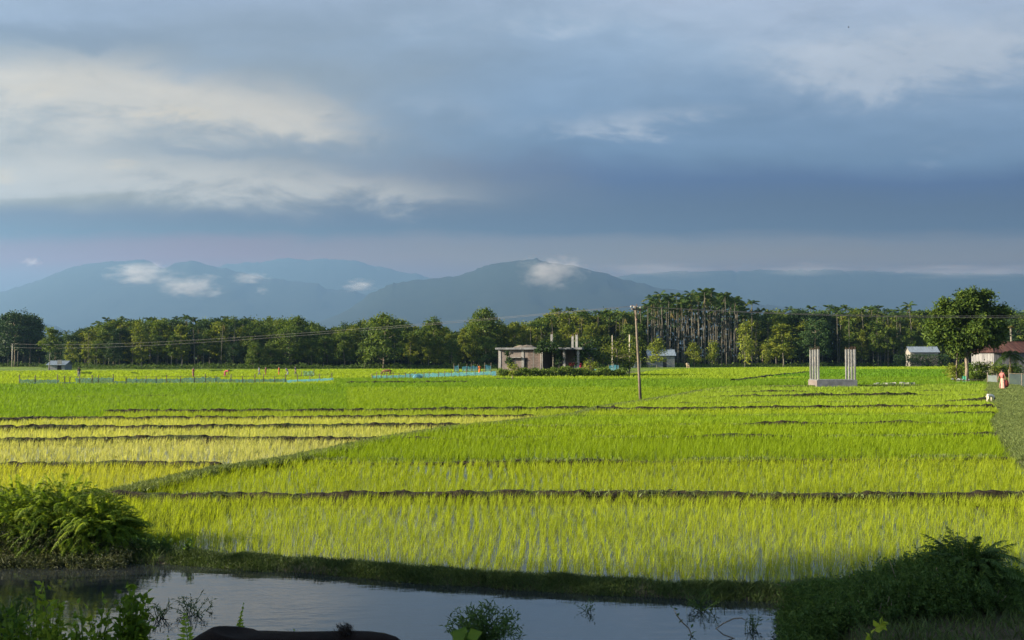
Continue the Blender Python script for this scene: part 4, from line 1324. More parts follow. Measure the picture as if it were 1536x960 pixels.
mb.box(u(811) + .002, u(811) + .18, .10, 8.19, zb, zt_); mb.box(u(815), Wt - .19, 4.0, 4.18, zb, zt_)
mb.build('wall', M['plaster'], r)
mb = MB(); mb.box(u(791.5), u(799.4), .10, .28, zb, zt_); mb.box(u(800), u(811), .10, .28, zb, zt_ - .35); mb.build('brick_infill', M['brick'], r)
mb = MB(); mb.box(u(799.4), u(800), .08, .27, zb, zt_); mb.box(u(800), u(811), .08, .27, zt_ - .348, zt_); mb.build('tie_beam', M['concrete'], r)
for px in (749.5, 783.9, 812, 846, 867):
    w_ = .17
    mb = MB(); mb.box(u(px) - w_, u(px) + w_, .03, .095, zb, zt_); mb.build('column', M['concrete'], r)
mb = MB(); mb.box(u(813.5) , u(844), -.14, .02, zb, zb + .42); mb.build('porch_parapet', M['concrete'], r)
f_ = MB(); f_.box(wn0, wn0 + .07, .06, .12, zb + .95, zb + 2.05); f_.box(wn1 - .07, wn1, .06, .12, zb + .95, zb + 2.05); f_.box(wn0 + .07, wn1 - .07, .06, .12, zb + 1.98, zb + 2.05); f_.box(wn0 + .07, wn1 - .07, .06, .12, zb + .95, zb + 1.02)
win = f_.build('window', M['concrete_dark'], r)
mb = MB(); mb.box(wn0 + .02, wn1 - .02, .20, .24, zb + .96, zb + 2.04); mb.build('opening', M['dark'], win)
mb = MB(); mb.box(wn0 - .2, wn1 + .9, -.42, .055, zb + 2.1, zb + 2.18); mb.build('sunshade', M['concrete'], win)
mb = MB(); mb.box(u(787) + .02, u(791.5) - .02, .2, .24, zb, zb + 2.09); mb.build('doorway', M['dark'], r)
mb = MB(); mb.box(u(768) - .14, u(768) + .14, .085, .098, zt_ - .62, zt_ - .34); mb.build('vent', M['dark'], r)
for px, ya in ((827, 502), (858.5, 505), (864.5, 503)):
    for yy in ((.1,) if px < 850 else (.1,)):
        mb = MB(); h_ = zat(ya, HY) - .1; w_ = .15
        mb.box(u(px) - w_, u(px) + w_, yy, yy + 2 * w_, zr + .002, h_)
        cs = mb.build('column_stub', M['concrete'], r)
        sb = MB()
        for ax in (-.09, .09):
            for ay in (-.09, .09): sb.tube([(u(px) + ax, yy + w_ + ay, h_ - .05), (u(px) + ax, yy + w_ + ay, h_ + .35)], .012, 4)
        sb.build('rebar', M['steel'], cs)
# sand heaped on the slab
mb = MB(); gx, gy = np.meshgrid(np.linspace(-1, 1, 22), np.linspace(-1, 1, 14)); rr_ = np.sqrt(gx ** 2 + gy ** 2)
zz = np.minimum(1, np.clip(1 - rr_, 0, 1) * 2.1) * (1 + .16 * np.sin(gx * 6 + gy * 4) + .1 * np.sin(gx * 13)) * .32 
i = (np.arange(13)[:, None] * 22 + np.arange(21)[None]).reshape(-1, 1)
mb.add(np.stack([gx.ravel() * 1.75, gy.ravel() * 1.3, zz.ravel()], 1), [i + np.array([[0, 1, 23, 22]])])
o = mb.build('sand_heap', M['sand'], None, True); o.location = (hx(788), HY + .9, zr + .103); tag(o, 'heap of pale sand on the slab roof of the unfinished house', 'sand heap')


def cloth_sheet(name, label, px0, px1, py0, py1, d, mat, cat='cloth'):
    mb = MB(); n, k = 12, 8
    xa, xb = xat(px0, d), xat(px1, d); za, zb_ = zat(py1, d), zat(py0, d)
    gx, gz = np.meshgrid(np.linspace(0, xb - xa, n), np.linspace(0, zb_ - za, k))
    gy = .05 * np.sin(gx * 9 + 1) * (1 - gz / (zb_ - za) * .6) + .02 * np.sin(gx * 23)
    i = (np.arange(k - 1)[:, None] * n + np.arange(n - 1)[None]).reshape(-1, 1)
    top = np.stack([gx, gy, gz - .05 * np.sin(gx / (xb - xa) * 3.14)], -1).reshape(-1, 3)
    f = i + np.array([[0, 1, n + 1, n]])
    mb.add(np.concatenate([top, top + np.array([0, .012, 0])]), [f, (f + n * k)[:, ::-1]])
    o = mb.build(name, mat, None, True); o.location = (xa, d, za); tag(o, label, cat); return o


cloth_sheet('hanging_cloth', 'bright pink cloth drying beside the porch of the unfinished house', 866.5, 877.5, 543.5, 552, HY - 1.5, cloth('pink', (.62, .03, .16)))
cloth_sheet('hanging_cloth', 'dull red cloth drying on the porch of the unfinished house', 853, 862, 543.5, 549, HY - 1.2, cloth('red', (.30, .06, .045)))
cloth_sheet('hanging_cloth', 'navy cloth hanging below the pink one', 860, 867, 548, 554, HY - 1.3, cloth('navy', (.03, .035, .07)))

# ---- small trees, hedges round the house
TW = {}


def tuft_tree(name, label, cat, px, d, ytop, half, mat, nclump=10, L=.3, W=.16, base=.45, trunk='bark', dens=45, group=None):
    x = xat(px, d); z0 = float(height(np.array([x]), np.array([d]))[0]); H = zat(ytop, d) - z0
    r_ = thing(name, label, cat, (x, d, z0), 0, group)
    tr, cr = MB(), MB()
    tr.tube([(0, 0, -.15), (rng.normal(0, .05), 0, H * .5), (0, 0, H * .85)], [.07, .055, .025], 6)
    ctr = np.stack([rng.uniform(-.75, .75, nclump) * half, rng.uniform(-.7, .7, nclump) * half, H * rng.uniform(base, .95, nclump)], 1)
    for c in ctr[::2]: tr.tube([(0, 0, max(.3, c[2] - .5)), c], [.03, .012], 4)
    crown(cr, ctr, half * .3, dens, L, W, np.array([0, 0, H * .6]), .5)
    tr.build('trunk', M[trunk], r_); cr.build('crown', M[mat], r_)
    return r_


tuft_tree('garden_tree', 'dark small tree in front of the window of the unfinished house', 'tree', 762, 132.3, 523, .48, 'leaf_dark', 9, .3, .15, .4)
tuft_tree('garden_tree', 'dark tree covering the middle column of the unfinished house', 'tree', 812, 132.8, 512, .62, 'leaf_dark', 12, .34, .15, .68)
tuft_tree('garden_tree', 'thin trunked dark tree before the open porch', 'tree', 829, 132.4, 512, .8, 'leaf_dark', 12, .34, .15, .68, 'palebark')
tuft_tree('garden_tree', 'low dark tree beside the third porch column', 'tree', 839, 132.6, 530, .5, 'leaf_dark', 7, .3, .15, .4)
tuft_tree('garden_tree', 'dark leafy tree at the shaded end of the unfinished house', 'tree', 876, 134.5, 508, 1.5, 'leaf_dark', 20, .35, .2, .35)
tuft_tree('garden_tree', 'olive umbrella shaped thorn tree near the blue plastic panel', 'tree', 925, 138, 516, 3.2, 'leaf_teak', 30, .3, .12, .55, dens=40)
tuft_tree('garden_tree', 'bushy dark tree beside the thorn tree', 'tree', 944, 140, 528, 1.0, 'leaf_mid', 12, .3, .16, .2)
tuft_tree('garden_tree', 'light green bush growing at the corner of the unfinished house', 'bush', 886, 131.5, 540, .8, 'leaf_young', 12, .3, .12, .15)
tuft_tree('garden_tree', 'yellow green bush beside the brown post', 'bush', 771, 130.6, 547, .75, 'leaf_young', 12, .28, .12, .2)
tuft_tree('sapling', 'leaning sapling on a dark brown post in the far rice', 'sapling', 768.5, 113, 558, .32, 'leaf_young', 4, .3, .14, .75, 'bark', 14)
hd = MB(); n = 9000
px = rng.uniform(746, 938, n); d = rng.uniform(129.5, 132.2, n)
top = .75 + .7 * np.clip(np.array([mnoise.noise((a * .05, 1.1, 0)) + .5 * mnoise.noise((a * .19, 4.4, 0)) for a in px]) + .2, -.2, 1)
z = .08 + top * rng.random(n) ** .7
hd.leaves(np.stack([(px - CX) / FPX * d, d, z], 1), rdir(n, .5), rdir(n, 1), rng.uniform(.2, .42, n), rng.uniform(.08, .2, n), np.clip(rng.normal(.5, .25, n), 0, 1))
tag(hd.build('weeds', M['weed']), 'rank weeds growing in front of the unfinished house', 'weeds', kind='stuff')


# ---- fences with net
def net_fence(name, label, pts, hgt, posts, mat, netspan=None, rail=True, cat='fence', postr=.05, sag=.12, postmat='wood', hpost=1.12):
    """pts: photo points of the foot line; posts: photo x of each post"""
    P_ = [gp(*p) for p in pts]
    foot = lambda px: Vector([np.interp(px, [p[0] for p in pts], [v[k] for v in P_]) for k in range(3)])
    o0 = P_[0]
    r_ = thing(name, label, cat, o0)
    for px in posts:
        f = foot(px) - o0; h = hgt * hpost * rng.uniform(.85, 1.18)
        m_ = MB(); m_.tube([f - Vector((0, 0, .12)), f + Vector((rng.normal(0, .03), 0, h))], [postr * 1.1, postr * .9], 6); m_.build('post', M[postmat], r_)
    if rail:
        m_ = MB()
        m_.tube([foot(px) - o0 + Vector((0, 0, hgt * .98)) for px in np.linspace(posts[0], posts[-1], 60)], .02, 4)
        m_.build('top_line', M['wood'], r_)
    for a, b, cov in (netspan or [(posts[0], posts[-1], 1.0)]):
        nn = max(6, int((b - a) / 2.2))
        m_ = MB(); k = 5
        V = []
        for px in np.linspace(a, b, nn):
            f = foot(px) - o0
            tz = hgt * cov * (1 - sag * abs(math.sin(px * .31)) - .08 * rng.random())
            for j in range(k):
                V.append(tuple(f + Vector((0, .05 * math.sin(px * .9 + j) - .02, .02 + tz * j / (k - 1)))))
        i = (np.arange(nn - 1)[:, None] * k + np.arange(k - 1)[None]).reshape(-1, 1)
        m_.add(V, [i + np.array([[0, k, k + 1, 1]])]); m_.build('net', M[mat], r_)
    return r_


net_fence('net_fence', 'low fence of thin posts hung with sagging pale blue net along the far rice', [(24, 578.5), (250, 577.5), (430, 576.5), (500, 573)], .82,
          [29, 52, 85, 96, 103, 118, 137, 146, 169, 188, 204, 218, 234, 250, 270, 291, 307, 323, 345, 363, 381.5, 394.5, 411.5, 428, 445, 463.5, 478.5, 498], 'netblue',
          [(29, 88, .75), (88, 112, .4), (112, 170, .95), (170, 188, .5), (188, 275, .8), (275, 330, .95), (330, 430, .7), (430, 500, .55)])
net_fence('net_fence', 'blue net fence with close dark posts running up to the unfinished house', [(556, 570.5), (640, 568.5), (745, 564)], .78,
          [558, 564, 571, 579, 588, 597, 606.5, 614, 622, 635, 643, 655.6, 664, 673.6, 685, 696, 709, 723, 735, 744], 'netblue', [(558, 606, .75), (606, 745, .95)])
net_fence('net_fence', 'tall pale blue net screen behind the blue fence', [(680, 559), (737, 558.5)], 1.32, [681, 688, 700, 707, 716, 727, 736.5], 'netblue2', [(681, 688, 1), (693, 716, .9), (727, 736.5, 1)], rail=False)
net_fence('net_fence', 'ragged light blue netting in front of the porch weeds', [(857, 564.5), (898, 562.5)], .95, [858, 866, 874, 882, 890, 897], 'netblue2', rail=False)
net_fence('net_fence', 'upright bright blue plastic panel by the thorn tree', [(912, 559.5), (929, 559)], 1.35, [913, 920.5, 928], 'netblue2', rail=False, sag=.04)
net_fence('net_fence', 'crumpled green net frame beside the five field workers', [(452, 566.5), (471, 566.5)], .95, [452, 471], 'netgreen', [(455, 471, 1)], rail=False, postr=.05)
net_fence('net_fence', 'grey net panel standing beside the woman', [(1481, 576), (1497, 577.5)], .95, [1481.5, 1497], 'netgrey', sag=.05, rail=False)
net_fence('net_fence', 'dark green net fence behind the woman and the path', [(1513, 580), (1540, 582), (1640, 586)], 1.25, [1514, 1533, 1552, 1571, 1590, 1609, 1630], 'netdark', sag=.04)
b_ = gp(606, 570)
mb = MB()
for k in range(3): mb.lathe([(.05, 0), (.42 - .1 * k, .06), (.45 - .12 * k, .35), (.3, .62 - .1 * k), (.05, .7 - .1 * k)], 9, cx=rng.normal(0, .12) + k * .25, cy=rng.normal(0, .1))
o = mb.build('net_bundle', M['netblue2']); o.location = (b_.x + 1.4, b_.y + .5, 0); tag(o, 'bunched up bright blue net lying against the blue fence', 'net')


# ---- sheds and the rusty roofed house
def shed(name, label, px0, px1, d, ytop, yeave, ybase, wallm, roofm, depth=5.0, hip=0.0, over=.35):
    xa, xb = xat(px0, d), xat(px1, d)
    z0 = .05; ze = zat(yeave, d); zt = zat(ytop, d)
    r_ = thing(name, label, 'shed', (xa, d, z0))
    w_ = xb - xa; ze -= z0; zt -= z0
    m_ = MB(); t_ = .12
    dw0, dw1 = w_ * .55, w_ * .55 + .9
    m_.box(0, dw0, 0, t_, -.2, ze); m_.box(dw1, w_, 0, t_, -.2, ze); m_.box(dw0, dw1, 0, t_, 1.95, ze)
    m_.box(0, t_, t_ + .001, depth, -.2, ze); m_.box(w_ - t_, w_, t_ + .001, depth, -.2, ze); m_.box(t_, w_ - t_, depth - t_, depth - .002, -.2, ze)
    if not hip:
        for xx in (0.01, w_ - t_ - .01): m_.add([(xx, 0.01, ze), (xx + t_, .01, ze), (xx + t_, depth - .01, ze), (xx, depth - .01, ze), (xx, depth / 2, zt - .06), (xx + t_, depth / 2, zt - .06)], [[(0, 4, 3), (1, 2, 5)], [(0, 1, 5, 4), (2, 3, 4, 5)]])
    m_.build('wall', M[wallm], r_)
    m_ = MB(); n = 60                                            # corrugated slopes with a real thickness
    for sgn in (0, 1):
        xs_ = np.linspace(-over, w_ + over, n)
        ya, yb = ((-over, depth / 2), (depth + over, depth / 2))[sgn]
        V = []
        for q_, xx in enumerate(xs_):
            rx = min(max(xx, hip), w_ - hip) if hip else xx
            wv = .02 * math.sin(q_ * math.pi / 1.5)
            V += [(xx, ya, ze - .06 + wv), (rx, yb, zt + wv), (xx, ya, ze - .09 + wv), (rx, yb, zt - .03 + wv)]
        i = (np.arange(n - 1) * 4)[:, None]
        m_.add(V, [np.concatenate([i + np.array([[0, 4, 5, 1]]), i + np.array([[2, 3, 7, 6]]), i + np.array([[0, 2, 6, 4]])])])
    if hip:
        for xe, xr in ((-over, hip), (w_ + over, w_ - hip)): m_.add([(xe, -over, ze - .062), (xe, depth + over, ze - .062), (xr, depth / 2, zt)], [[(0, 1, 2)]])
    rf = m_.build('roof', M[roofm], r_)
    m_ = MB(); m_.tube([(hip - (0 if hip else over), depth / 2, zt + .02), (w_ - hip + (0 if hip else over), depth / 2, zt + .02)], .07, 6); m_.build('ridge_cap', M[roofm], rf)
    m_ = MB(); m_.box(dw0 + .02, dw1 - .02, .04, .08, -.1, 1.93); m_.build('door', M['dark'], r_)
    return r_


shed('tin_house', 'tin walled house with a rusty red roof beside the path end', 1491, 1600, 124, 512.5, 528, 556, 'tinwall', 'rusttin', 6.0, 1.9)
shed('tin_shed', 'long low shed with pale blue tin roof between the far trunks', 1366, 1408, 257.5, 520, 528, 549, 'palewall', 'paleroof', 3.2)
hd = MB(); n = 2600
px = rng.uniform(1340, 1425, n); d = rng.uniform(254.5, 256.6, n)
hd.leaves(np.stack([(px - CX) / FPX * d, d, .05 + 3.1 * rng.random(n) ** .8], 1), rdir(n, .5), rdir(n, 1), rng.uniform(.25, .5, n), rng.uniform(.12, .25, n), np.clip(rng.normal(.4, .2, n), 0, 1))
tag(hd.build('weeds', M['leaf_dark']), 'dark low hedge growing in front of the long pale shed', 'hedge', kind='stuff')
shed('tin_shed', 'small white shed under the orange leaved tree', 72, 97, 208, 541.5, 547, 553, 'whitewash', 'paletin', 3.5)
shed('tin_shed', 'grey hut with a pitched tin roof behind the yellow green young tree', 973, 1012, 236, 524.5, 533, 549, 'concrete_dark', 'paletin', 4)
net_fence('bamboo_fence', 'pale grey fence panel behind the wooden pole', [(944, 552.5), (962, 552.5)], 1.6, [945, 953, 961], 'netgrey', sag=.02, rail=False)

# greenery at the foot of the big tree
for k, (px, d, yt, hf, mt, lab) in enumerate([(1432, 118, 547, 1.0, 'leaf_young', 'bright leafy bush on the field side of the big tree'), (1462, 119.5, 548, 1.0, 'leaf_big', 'green bush right behind the big tree trunk'),
                                             (1474, 119, 546, 1.0, 'leaf_mid', 'dark green bush between the big tree and the grey net'), (1489, 121, 545, 1.1, 'leaf_young', 'yellow green bush in front of the tin wall corner'),
                                             (1503, 121.5, 547, 1.0, 'leaf_big', 'green bush hiding the foot of the tin wall'), (1521, 121, 549, 1.1, 'leaf_big', 'low bush at the frame edge below the tin wall'), (1444, 121, 550, .9, 'leaf_mid', 'dark bush behind the thin leaning tree')]):
    tuft_tree('garden_bush', lab, 'bush', px, d, yt, hf, mt, 14, .3, .13, .15, dens=50)
x = xat(1516, 119.5); H = zat(524, 119.5)
tp = make_palm(1.6, 11, 2.2, .75, .1, .1, 4, 24, .5, .07)
r = thing('young_palm', 'short palm with browned drooping fronds before the rusty roof', 'palm', (x, 119.5, .08)); r.scale = (1, 1, H / 3.0)
tp[0].build('trunk', M['bark'], r, True); tp[1].build('crown', M['leaf_palm'], r)
x = xat(1517.5, 135); H = zat(492, 135)
r = thing('palm_stump', 'dead palm trunk with a tuft of orange leaves above the rusty roof', 'palm', (x, 135, .05))
mb = MB(); mb.tube([(0, 0, -.1), (.05, 0, H * .5), (0, 0, H)], [.14, .12, .13], 8); mb.build('trunk', M['palebark'], r)
mb = MB(); fronds(mb, np.repeat([[0, 0, H]], 9, 0), np.linspace(0, 6, 9), rng.uniform(.8, 1.4, 9), np.full(9, .9), 12, .3, .06, .8, tint=np.ones(9), hang=.6, stem=.02); mb.build('crown', M['leaf_palm'], r)
mb = MB()
for k in range(16):
    s_ = rng.uniform(.06, .2); a = rng.uniform(0, 3); c = (rng.normal(0, .8), rng.normal(0, .3), s_ * .6)
    mb.lathe([(s_ * .3, -s_ * .5), (s_, -s_ * .2), (s_ * .8, s_ * .3), (s_ * .2, s_ * .5)], 6, c[0], c[1])
    mb.v[-1] = mb.v[-1] + np.array([0, 0, c[2]], dtype=np.float32)
b_ = gp(1431, 570.5); o = mb.build('rubbish_heap', M['whitewash']); o.location = (b_.x, b_.y, .03); tag(o, 'scatter of white rubbish at the foot of the big tree', 'rubbish')
cloth_sheet('green_sheet', 'small green plastic sheet lying against the big tree trunk', 1443, 1449, 563.5, 569.5, 115, cloth('green', (.06, .28, .16)), 'sheet')

# bundles of seedlings waiting in the far fields
for k, (px, py, wpx) in enumerate([(124, 562.5, 5), (130, 562, 6), (135, 562.3, 5), (201, 562.5, 9), (318, 558.5, 6), (325, 558, 6), (332, 558.3, 6), (340, 558.6, 6), (346, 558.8, 5)]):
    b = gp(px, py); w_ = wpx * b.y / FPX
    m_ = MB(); n = 130
    bs = np.stack([rng.normal(0, w_ * .25, n), rng.normal(0, .15, n), np.zeros(n)], 1)
    m_.blades(bs, rng.uniform(0, 6.28, n), .18, rng.uniform(.3, .55, n), .06, rng.uniform(.2, .8, n), face=rng.uniform(0, 3, n))
    o = m_.build('seedling_bundle', M['leaf_big']); o.location = b
    tag(o, ('dark green bundle of seedlings beside the dark shirted worker', 'lone dark green bundle of seedlings between two workers', 'dark green bundle of seedlings near the bending worker in pink')[0 if px < 140 else 1 if px < 210 else 2], 'seedlings', 'bundles of rice seedlings in the far field')


# ================================================================== PEOPLE AND ANIMALS
def person(label, loc, H, face, shirt, lower, pose='stand', skirt=False, bag=None, hat=None, long_hair=False, carry=None):
    """face: heading of the body in radians, 0 looks along +y (away from the viewer)"""
    s = H / 1.7
    r_ = thing('person', label, 'person', loc, face)
    bend = {'stand': 0, 'walk': .08, 'bend': 1.25, 'stoop': .55}[pose]
    st = {'walk': .26, 'stand': .05, 'bend': .12, 'stoop': .14}[pose]
    hip = Vector((0, 0, .90))
    up = Vector((0, math.sin(bend), math.cos(bend))); fw = Vector((0, math.cos(bend), -math.sin(bend)))
    chest = hip + up * .40; neck = hip + up * .55
    hu = (up + Vector((0, 0, .25 * bend))).normalized()
    head = neck + hu * .13; crown_ = neck + hu * .25
    V, E, Rd = [hip, hip + up * .18, chest, neck, head, crown_, head + fw * .105 - hu * .02], [(0, 1), (1, 2), (2, 3), (3, 4), (4, 5), (4, 6)], [.125, .115, .135, .05, .092, .06, .018]
    for sx in (-1, 1):
        sh = chest + Vector((sx * .17, 0, 0)) + up * .10
        if pose == 'bend': el = sh + Vector((sx * .04, .05, -.28)); ha = el + Vector((0, .06, -.25))
        elif pose == 'walk': el = sh + Vector((sx * .06, sx * .10, -.27)); ha = el + Vector((sx * .0, .08 + sx * .08, -.24))
        else: el = sh + Vector((sx * .07, .0, -.28)); ha = el + Vector((0, .08, -.25))
        i = len(V)
        V += [sh, el, ha, ha + (ha - el).normalized() * .10]; Rd += [.058, .042, .03, .028]
        E += [(2, i), (i, i + 1), (i + 1, i + 2), (i + 2, i + 3)]
        i = len(V)
        kn = Vector((sx * .10, sx * st * .55 + .03, .48)); an = Vector((sx * .10, sx * st, .07))
        V += [Vector((sx * .095, 0, .84)), kn, an, an + Vector((0, .17, -.035))]; Rd += [.088, .062, .04, .032]
        E += [(0, i), (i, i + 1), (i + 1, i + 2), (i + 2, i + 3)]
    me = skin([v * s for v in V], E, [q * s for q in Rd], 1)
    me.materials.clear(); me.materials.append(M['skin'])
    link('body', me, r_)
    # shirt: trunk and sleeves, a little fuller than the body
    V2 = [hip + up * .02, hip + up * .2, chest, chest + up * .11]; E2 = [(0, 1), (1, 2), (2, 3)]; R2 = [.15, .14, .155, .10]
    for sx in (-1, 1):
        k = 7 if sx < 0 else 15
        sh, el = V[k], V[k + 1]; i = len(V2)
        V2 += [sh, sh.lerp(el, .8)]; R2 += [.078, .062]; E2 += [(2, i), (i, i + 1)]
    me = skin([v * s for v in V2], E2, [q * s for q in R2], 1); me.materials.clear(); me.materials.append(cloth(*shirt)); link('shirt', me, r_)
    if skirt:
        m_ = MB(); pr = [(.02, .97), (.145, .98), (.16, .88), (.18, .7), (.20, .4), (.235, .12), (.23, .11), (.05, .12)]
        m_.lathe([(a * s, z * s) for a, z in pr], 18, ay=.8)
        v_ = m_.v[0]; a_ = np.arctan2(v_[:, 1], v_[:, 0]); f_ = 1 + .07 * np.sin(a_ * 9) * np.clip(1 - v_[:, 2] / s, 0, 1); v_[:, 0] *= f_; v_[:, 1] *= f_
        m_.build('skirt', cloth(*lower), r_, True)
    else:
        V3 = [hip + up * .06, hip]; E3 = [(0, 1)]; R3 = [.14, .145]
        for k in (11, 19):
            a, kn, an = V[k], V[k + 1], V[k + 2]; i = len(V3)
            V3 += [a, kn, kn.lerp(an, .55)]; R3 += [.105, .082, .07]; E3 += [(1, i), (i, i + 1), (i + 1, i + 2)]
        me = skin([v * s for v in V3], E3, [q * s for q in R3], 1, 1); me.materials.clear(); me.materials.append(cloth(*lower)); link('trousers', me, r_)
    hv = [head + hu * .04 - fw * .03, crown_ - fw * .02, head - fw * .05 - hu * .04]
    he, hr = [(0, 1), (0, 2)], [.098, .07, .07]
    if long_hair: hv.append(neck - fw * .08 - up * .05); he.append((2, 3)); hr.append(.06)
    me = skin([v * s for v in hv], he, [q * s for q in hr], 1); me.materials.clear(); me.materials.append(M['hair'] if not hat else cloth(*hat)); link('hair' if not hat else 'headscarf', me, r_)
    return r_


def foot(px, py, z=0.0):
    v = gp(px, py, z); return (v.x, v.y, z)


PI = math.pi
person('woman in a pale pink wrap walking along the grassy path', foot(1504, 584.3, .14), 1.56, PI * .62, ('pinkshirt', (.34, .12, .11)), ('peach', (.46, .25, .20)), 'walk', True, long_hair=True)
# the dark red cloth bag at her side
w_ = foot(1508.6, 584.3, .14)
mb = MB(); mb.lathe([(.02, 0), (.15, .02), (.21, .16), (.20, .36), (.13, .52), (.06, .60), (.02, .62)], 14, ay=.6); o = mb.build('cloth_bag', cloth('maroon', (.19, .035, .03)), None, True); o.location = (w_[0] + .02, w_[1] - .05, .34)
tag(o, 'bulging dark red cloth bag carried by the woman on the path', 'bag')
person('farmer in a dark shirt standing by the blue net with a load', foot(118.5, 567.5), 1.45, .4, ('black', (.03, .03, .035)), ('greylungi', (.18, .18, .2)), 'stoop')
person('farmer in a faded red wrap standing alone behind the net fence', foot(290, 567.5), 1.35, 1.2, ('brick', (.40, .15, .10)), ('rust', (.36, .14, .11)), 'stand')
person('farmer in pink bending double over the rice', foot(337, 566.5), 1.45, -1.4, ('rose', (.55, .10, .14)), ('rosedark', (.35, .06, .10)), 'bend')
for px, py, H, f_, sh_, lo_, po, lab in ((389, 565.3, 1.35, 1.8, ('greyshirt', (.22, .27, .30)), ('slate', (.12, .15, .17)), 'walk', 'farmer in a grey shirt, first in the line of five'), (398.6, 564.6, 1.3, 1.5, ('plum', (.26, .10, .10)), ('brownred', (.20, .07, .06)), 'stand', 'farmer in a dark plum shirt, second in the line of five'),
                                         (418.5, 564.8, 1.35, 1.6, ('scarlet', (.60, .12, .05)), ('orange', (.55, .16, .06)), 'stand', 'farmer in scarlet and orange, third in the line of five'), (431.7, 564.4, 1.3, 1.7, ('indigo', (.14, .15, .26)), ('greyblue', (.20, .22, .27)), 'stoop', 'farmer in an indigo shirt, fourth in the line of five'),
                                         (443.4, 564, 1.35, 1.5, ('darkblue', (.05, .06, .10)), ('darkgrey', (.07, .07, .08)), 'walk', 'farmer in dark blue, last in the line of five')):
    person(lab, foot(px, py), H, f_, sh_, lo_, po)
person('woman in bright orange standing behind the blue net fence', foot(719.5, 561.2), 1.45, .3, ('tangerine', (.62, .17, .04)), ('tangerine', (.62, .17, .04)), 'stand', True, long_hair=True)


def beast(name, label, cat, loc, face, Ls, hide, pose='stand', horns=False, hump=0.0, hump_part=None, head=None, tailm='hair', leg=.62):
    """four-legged animal; Ls is the height at the withers, +y is forward"""
    s = Ls
    V = [(0, -.42, .86), (0, -.15, .80), (0, .20, .79), (0, .42, .86), (0, .58, .92), (0, .74, .86), (0, .86, .74), (0, .95, .64)]
    if pose == 'graze': V[4:] = [(0, .60, .78), (0, .74, .55), (0, .80, .34), (0, .84, .19)]
    V = [Vector(v) for v in V]
    Rd = [(.17, .15), (.20, .21), (.19, .22), (.15, .18), (.10, .13), (.085, .10), (.078, .085), (.05, .052)]
    E = [(i, i + 1) for i in range(7)]
    V.append(Vector((0, -.55, .90))); Rd.append((.11, .10)); E.append((0, 8))
    if hump: V.append(Vector((0, .36, .97 + hump))); Rd.append((.07, .07)); E.append((3, 9))
    for sx in (-1, 1):
        i = len(V); sg = .05 * sx
        V += [Vector((sx * .11, .40, .60)), Vector((sx * .115, .42 + sg, .37)), Vector((sx * .115, .40 + sg, .10)), Vector((sx * .115, .43 + sg, .03))]
        Rd += [(.085, .07), (.048, .045), (.034, .034), (.042, .045)]; E += [(3, i), (i, i + 1), (i + 1, i + 2), (i + 2, i + 3)]
        i = len(V)
        V += [Vector((sx * .12, -.42, .62)), Vector((sx * .12, -.36 - sg, .46)), Vector((sx * .12, -.52 - sg, .31)), Vector((sx * .12, -.48 - sg, .09)), Vector((sx * .12, -.45 - sg, .03))]
        Rd += [(.10, .11), (.065, .07), (.042, .042), (.034, .034), (.042, .045)]; E += [(0, i), (i, i + 1), (i + 1, i + 2), (i + 2, i + 3), (i + 3, i + 4)]
    me = skin([v * s for v in V], E, [(a * s, b * s) for a, b in Rd], 2)
    me.materials.clear(); me.materials.append(M[hide])
    r_ = thing(name, label, cat, loc, face)
    link('body', me, r_)
    hd_, nk = V[6], V[5]
    fwd = (hd_ - nk).normalized(); side = Vector((1, 0, 0)); upv = side.cross(fwd).normalized()
    for sx in (-1, 1):
        m_ = MB(); b0 = nk.lerp(hd_, .45) + side * sx * .075 + upv * .03
        m_.leaves([tuple(b0 * s), tuple((b0 + fwd * .006) * s)], [(sx, -.2 * fwd.y, .1)] * 2, [tuple(upv), tuple(-upv)], .17 * s, .09 * s, droop=.25); m_.build('ear', M[head or hide], r_)
        if horns:
            m_ = MB(); h0 = nk.lerp(hd_, .3) + side * sx * .05 + upv * .07
            m_.tube([h0 * s, (h0 + side * sx * .10 + upv * .06) * s, (h0 + side * sx * .13 + upv * .18) * s], [.026 * s, .018 * s, .004 * s], 7); m_.build('horn', M['bark'], r_, True)
    m_ = MB(); m_.tube([V[8] * s, (V[8] + Vector((.01, -.09, -.12))) * s, (V[8] + Vector((.02, -.09, -.45))) * s], [.03 * s, .02 * s, .012 * s], 6)
    m_.tube([(V[8] + Vector((.02, -.09, -.44))) * s, (V[8] + Vector((.02, -.09, -.62))) * s], [.03 * s, .008 * s], 6); m_.build('tail', M[tailm if tailm in M else hide], r_, True)
    if head:
        me = skin([q * s for q in (nk.lerp(hd_, -.2), hd_, V[7] + fwd * .01)], [(0, 1), (1, 2)], [.105 * s, .09 * s, .06 * s], 1); me.materials.clear(); me.materials.append(M[head]); link('head_coat', me, r_)
    return r_


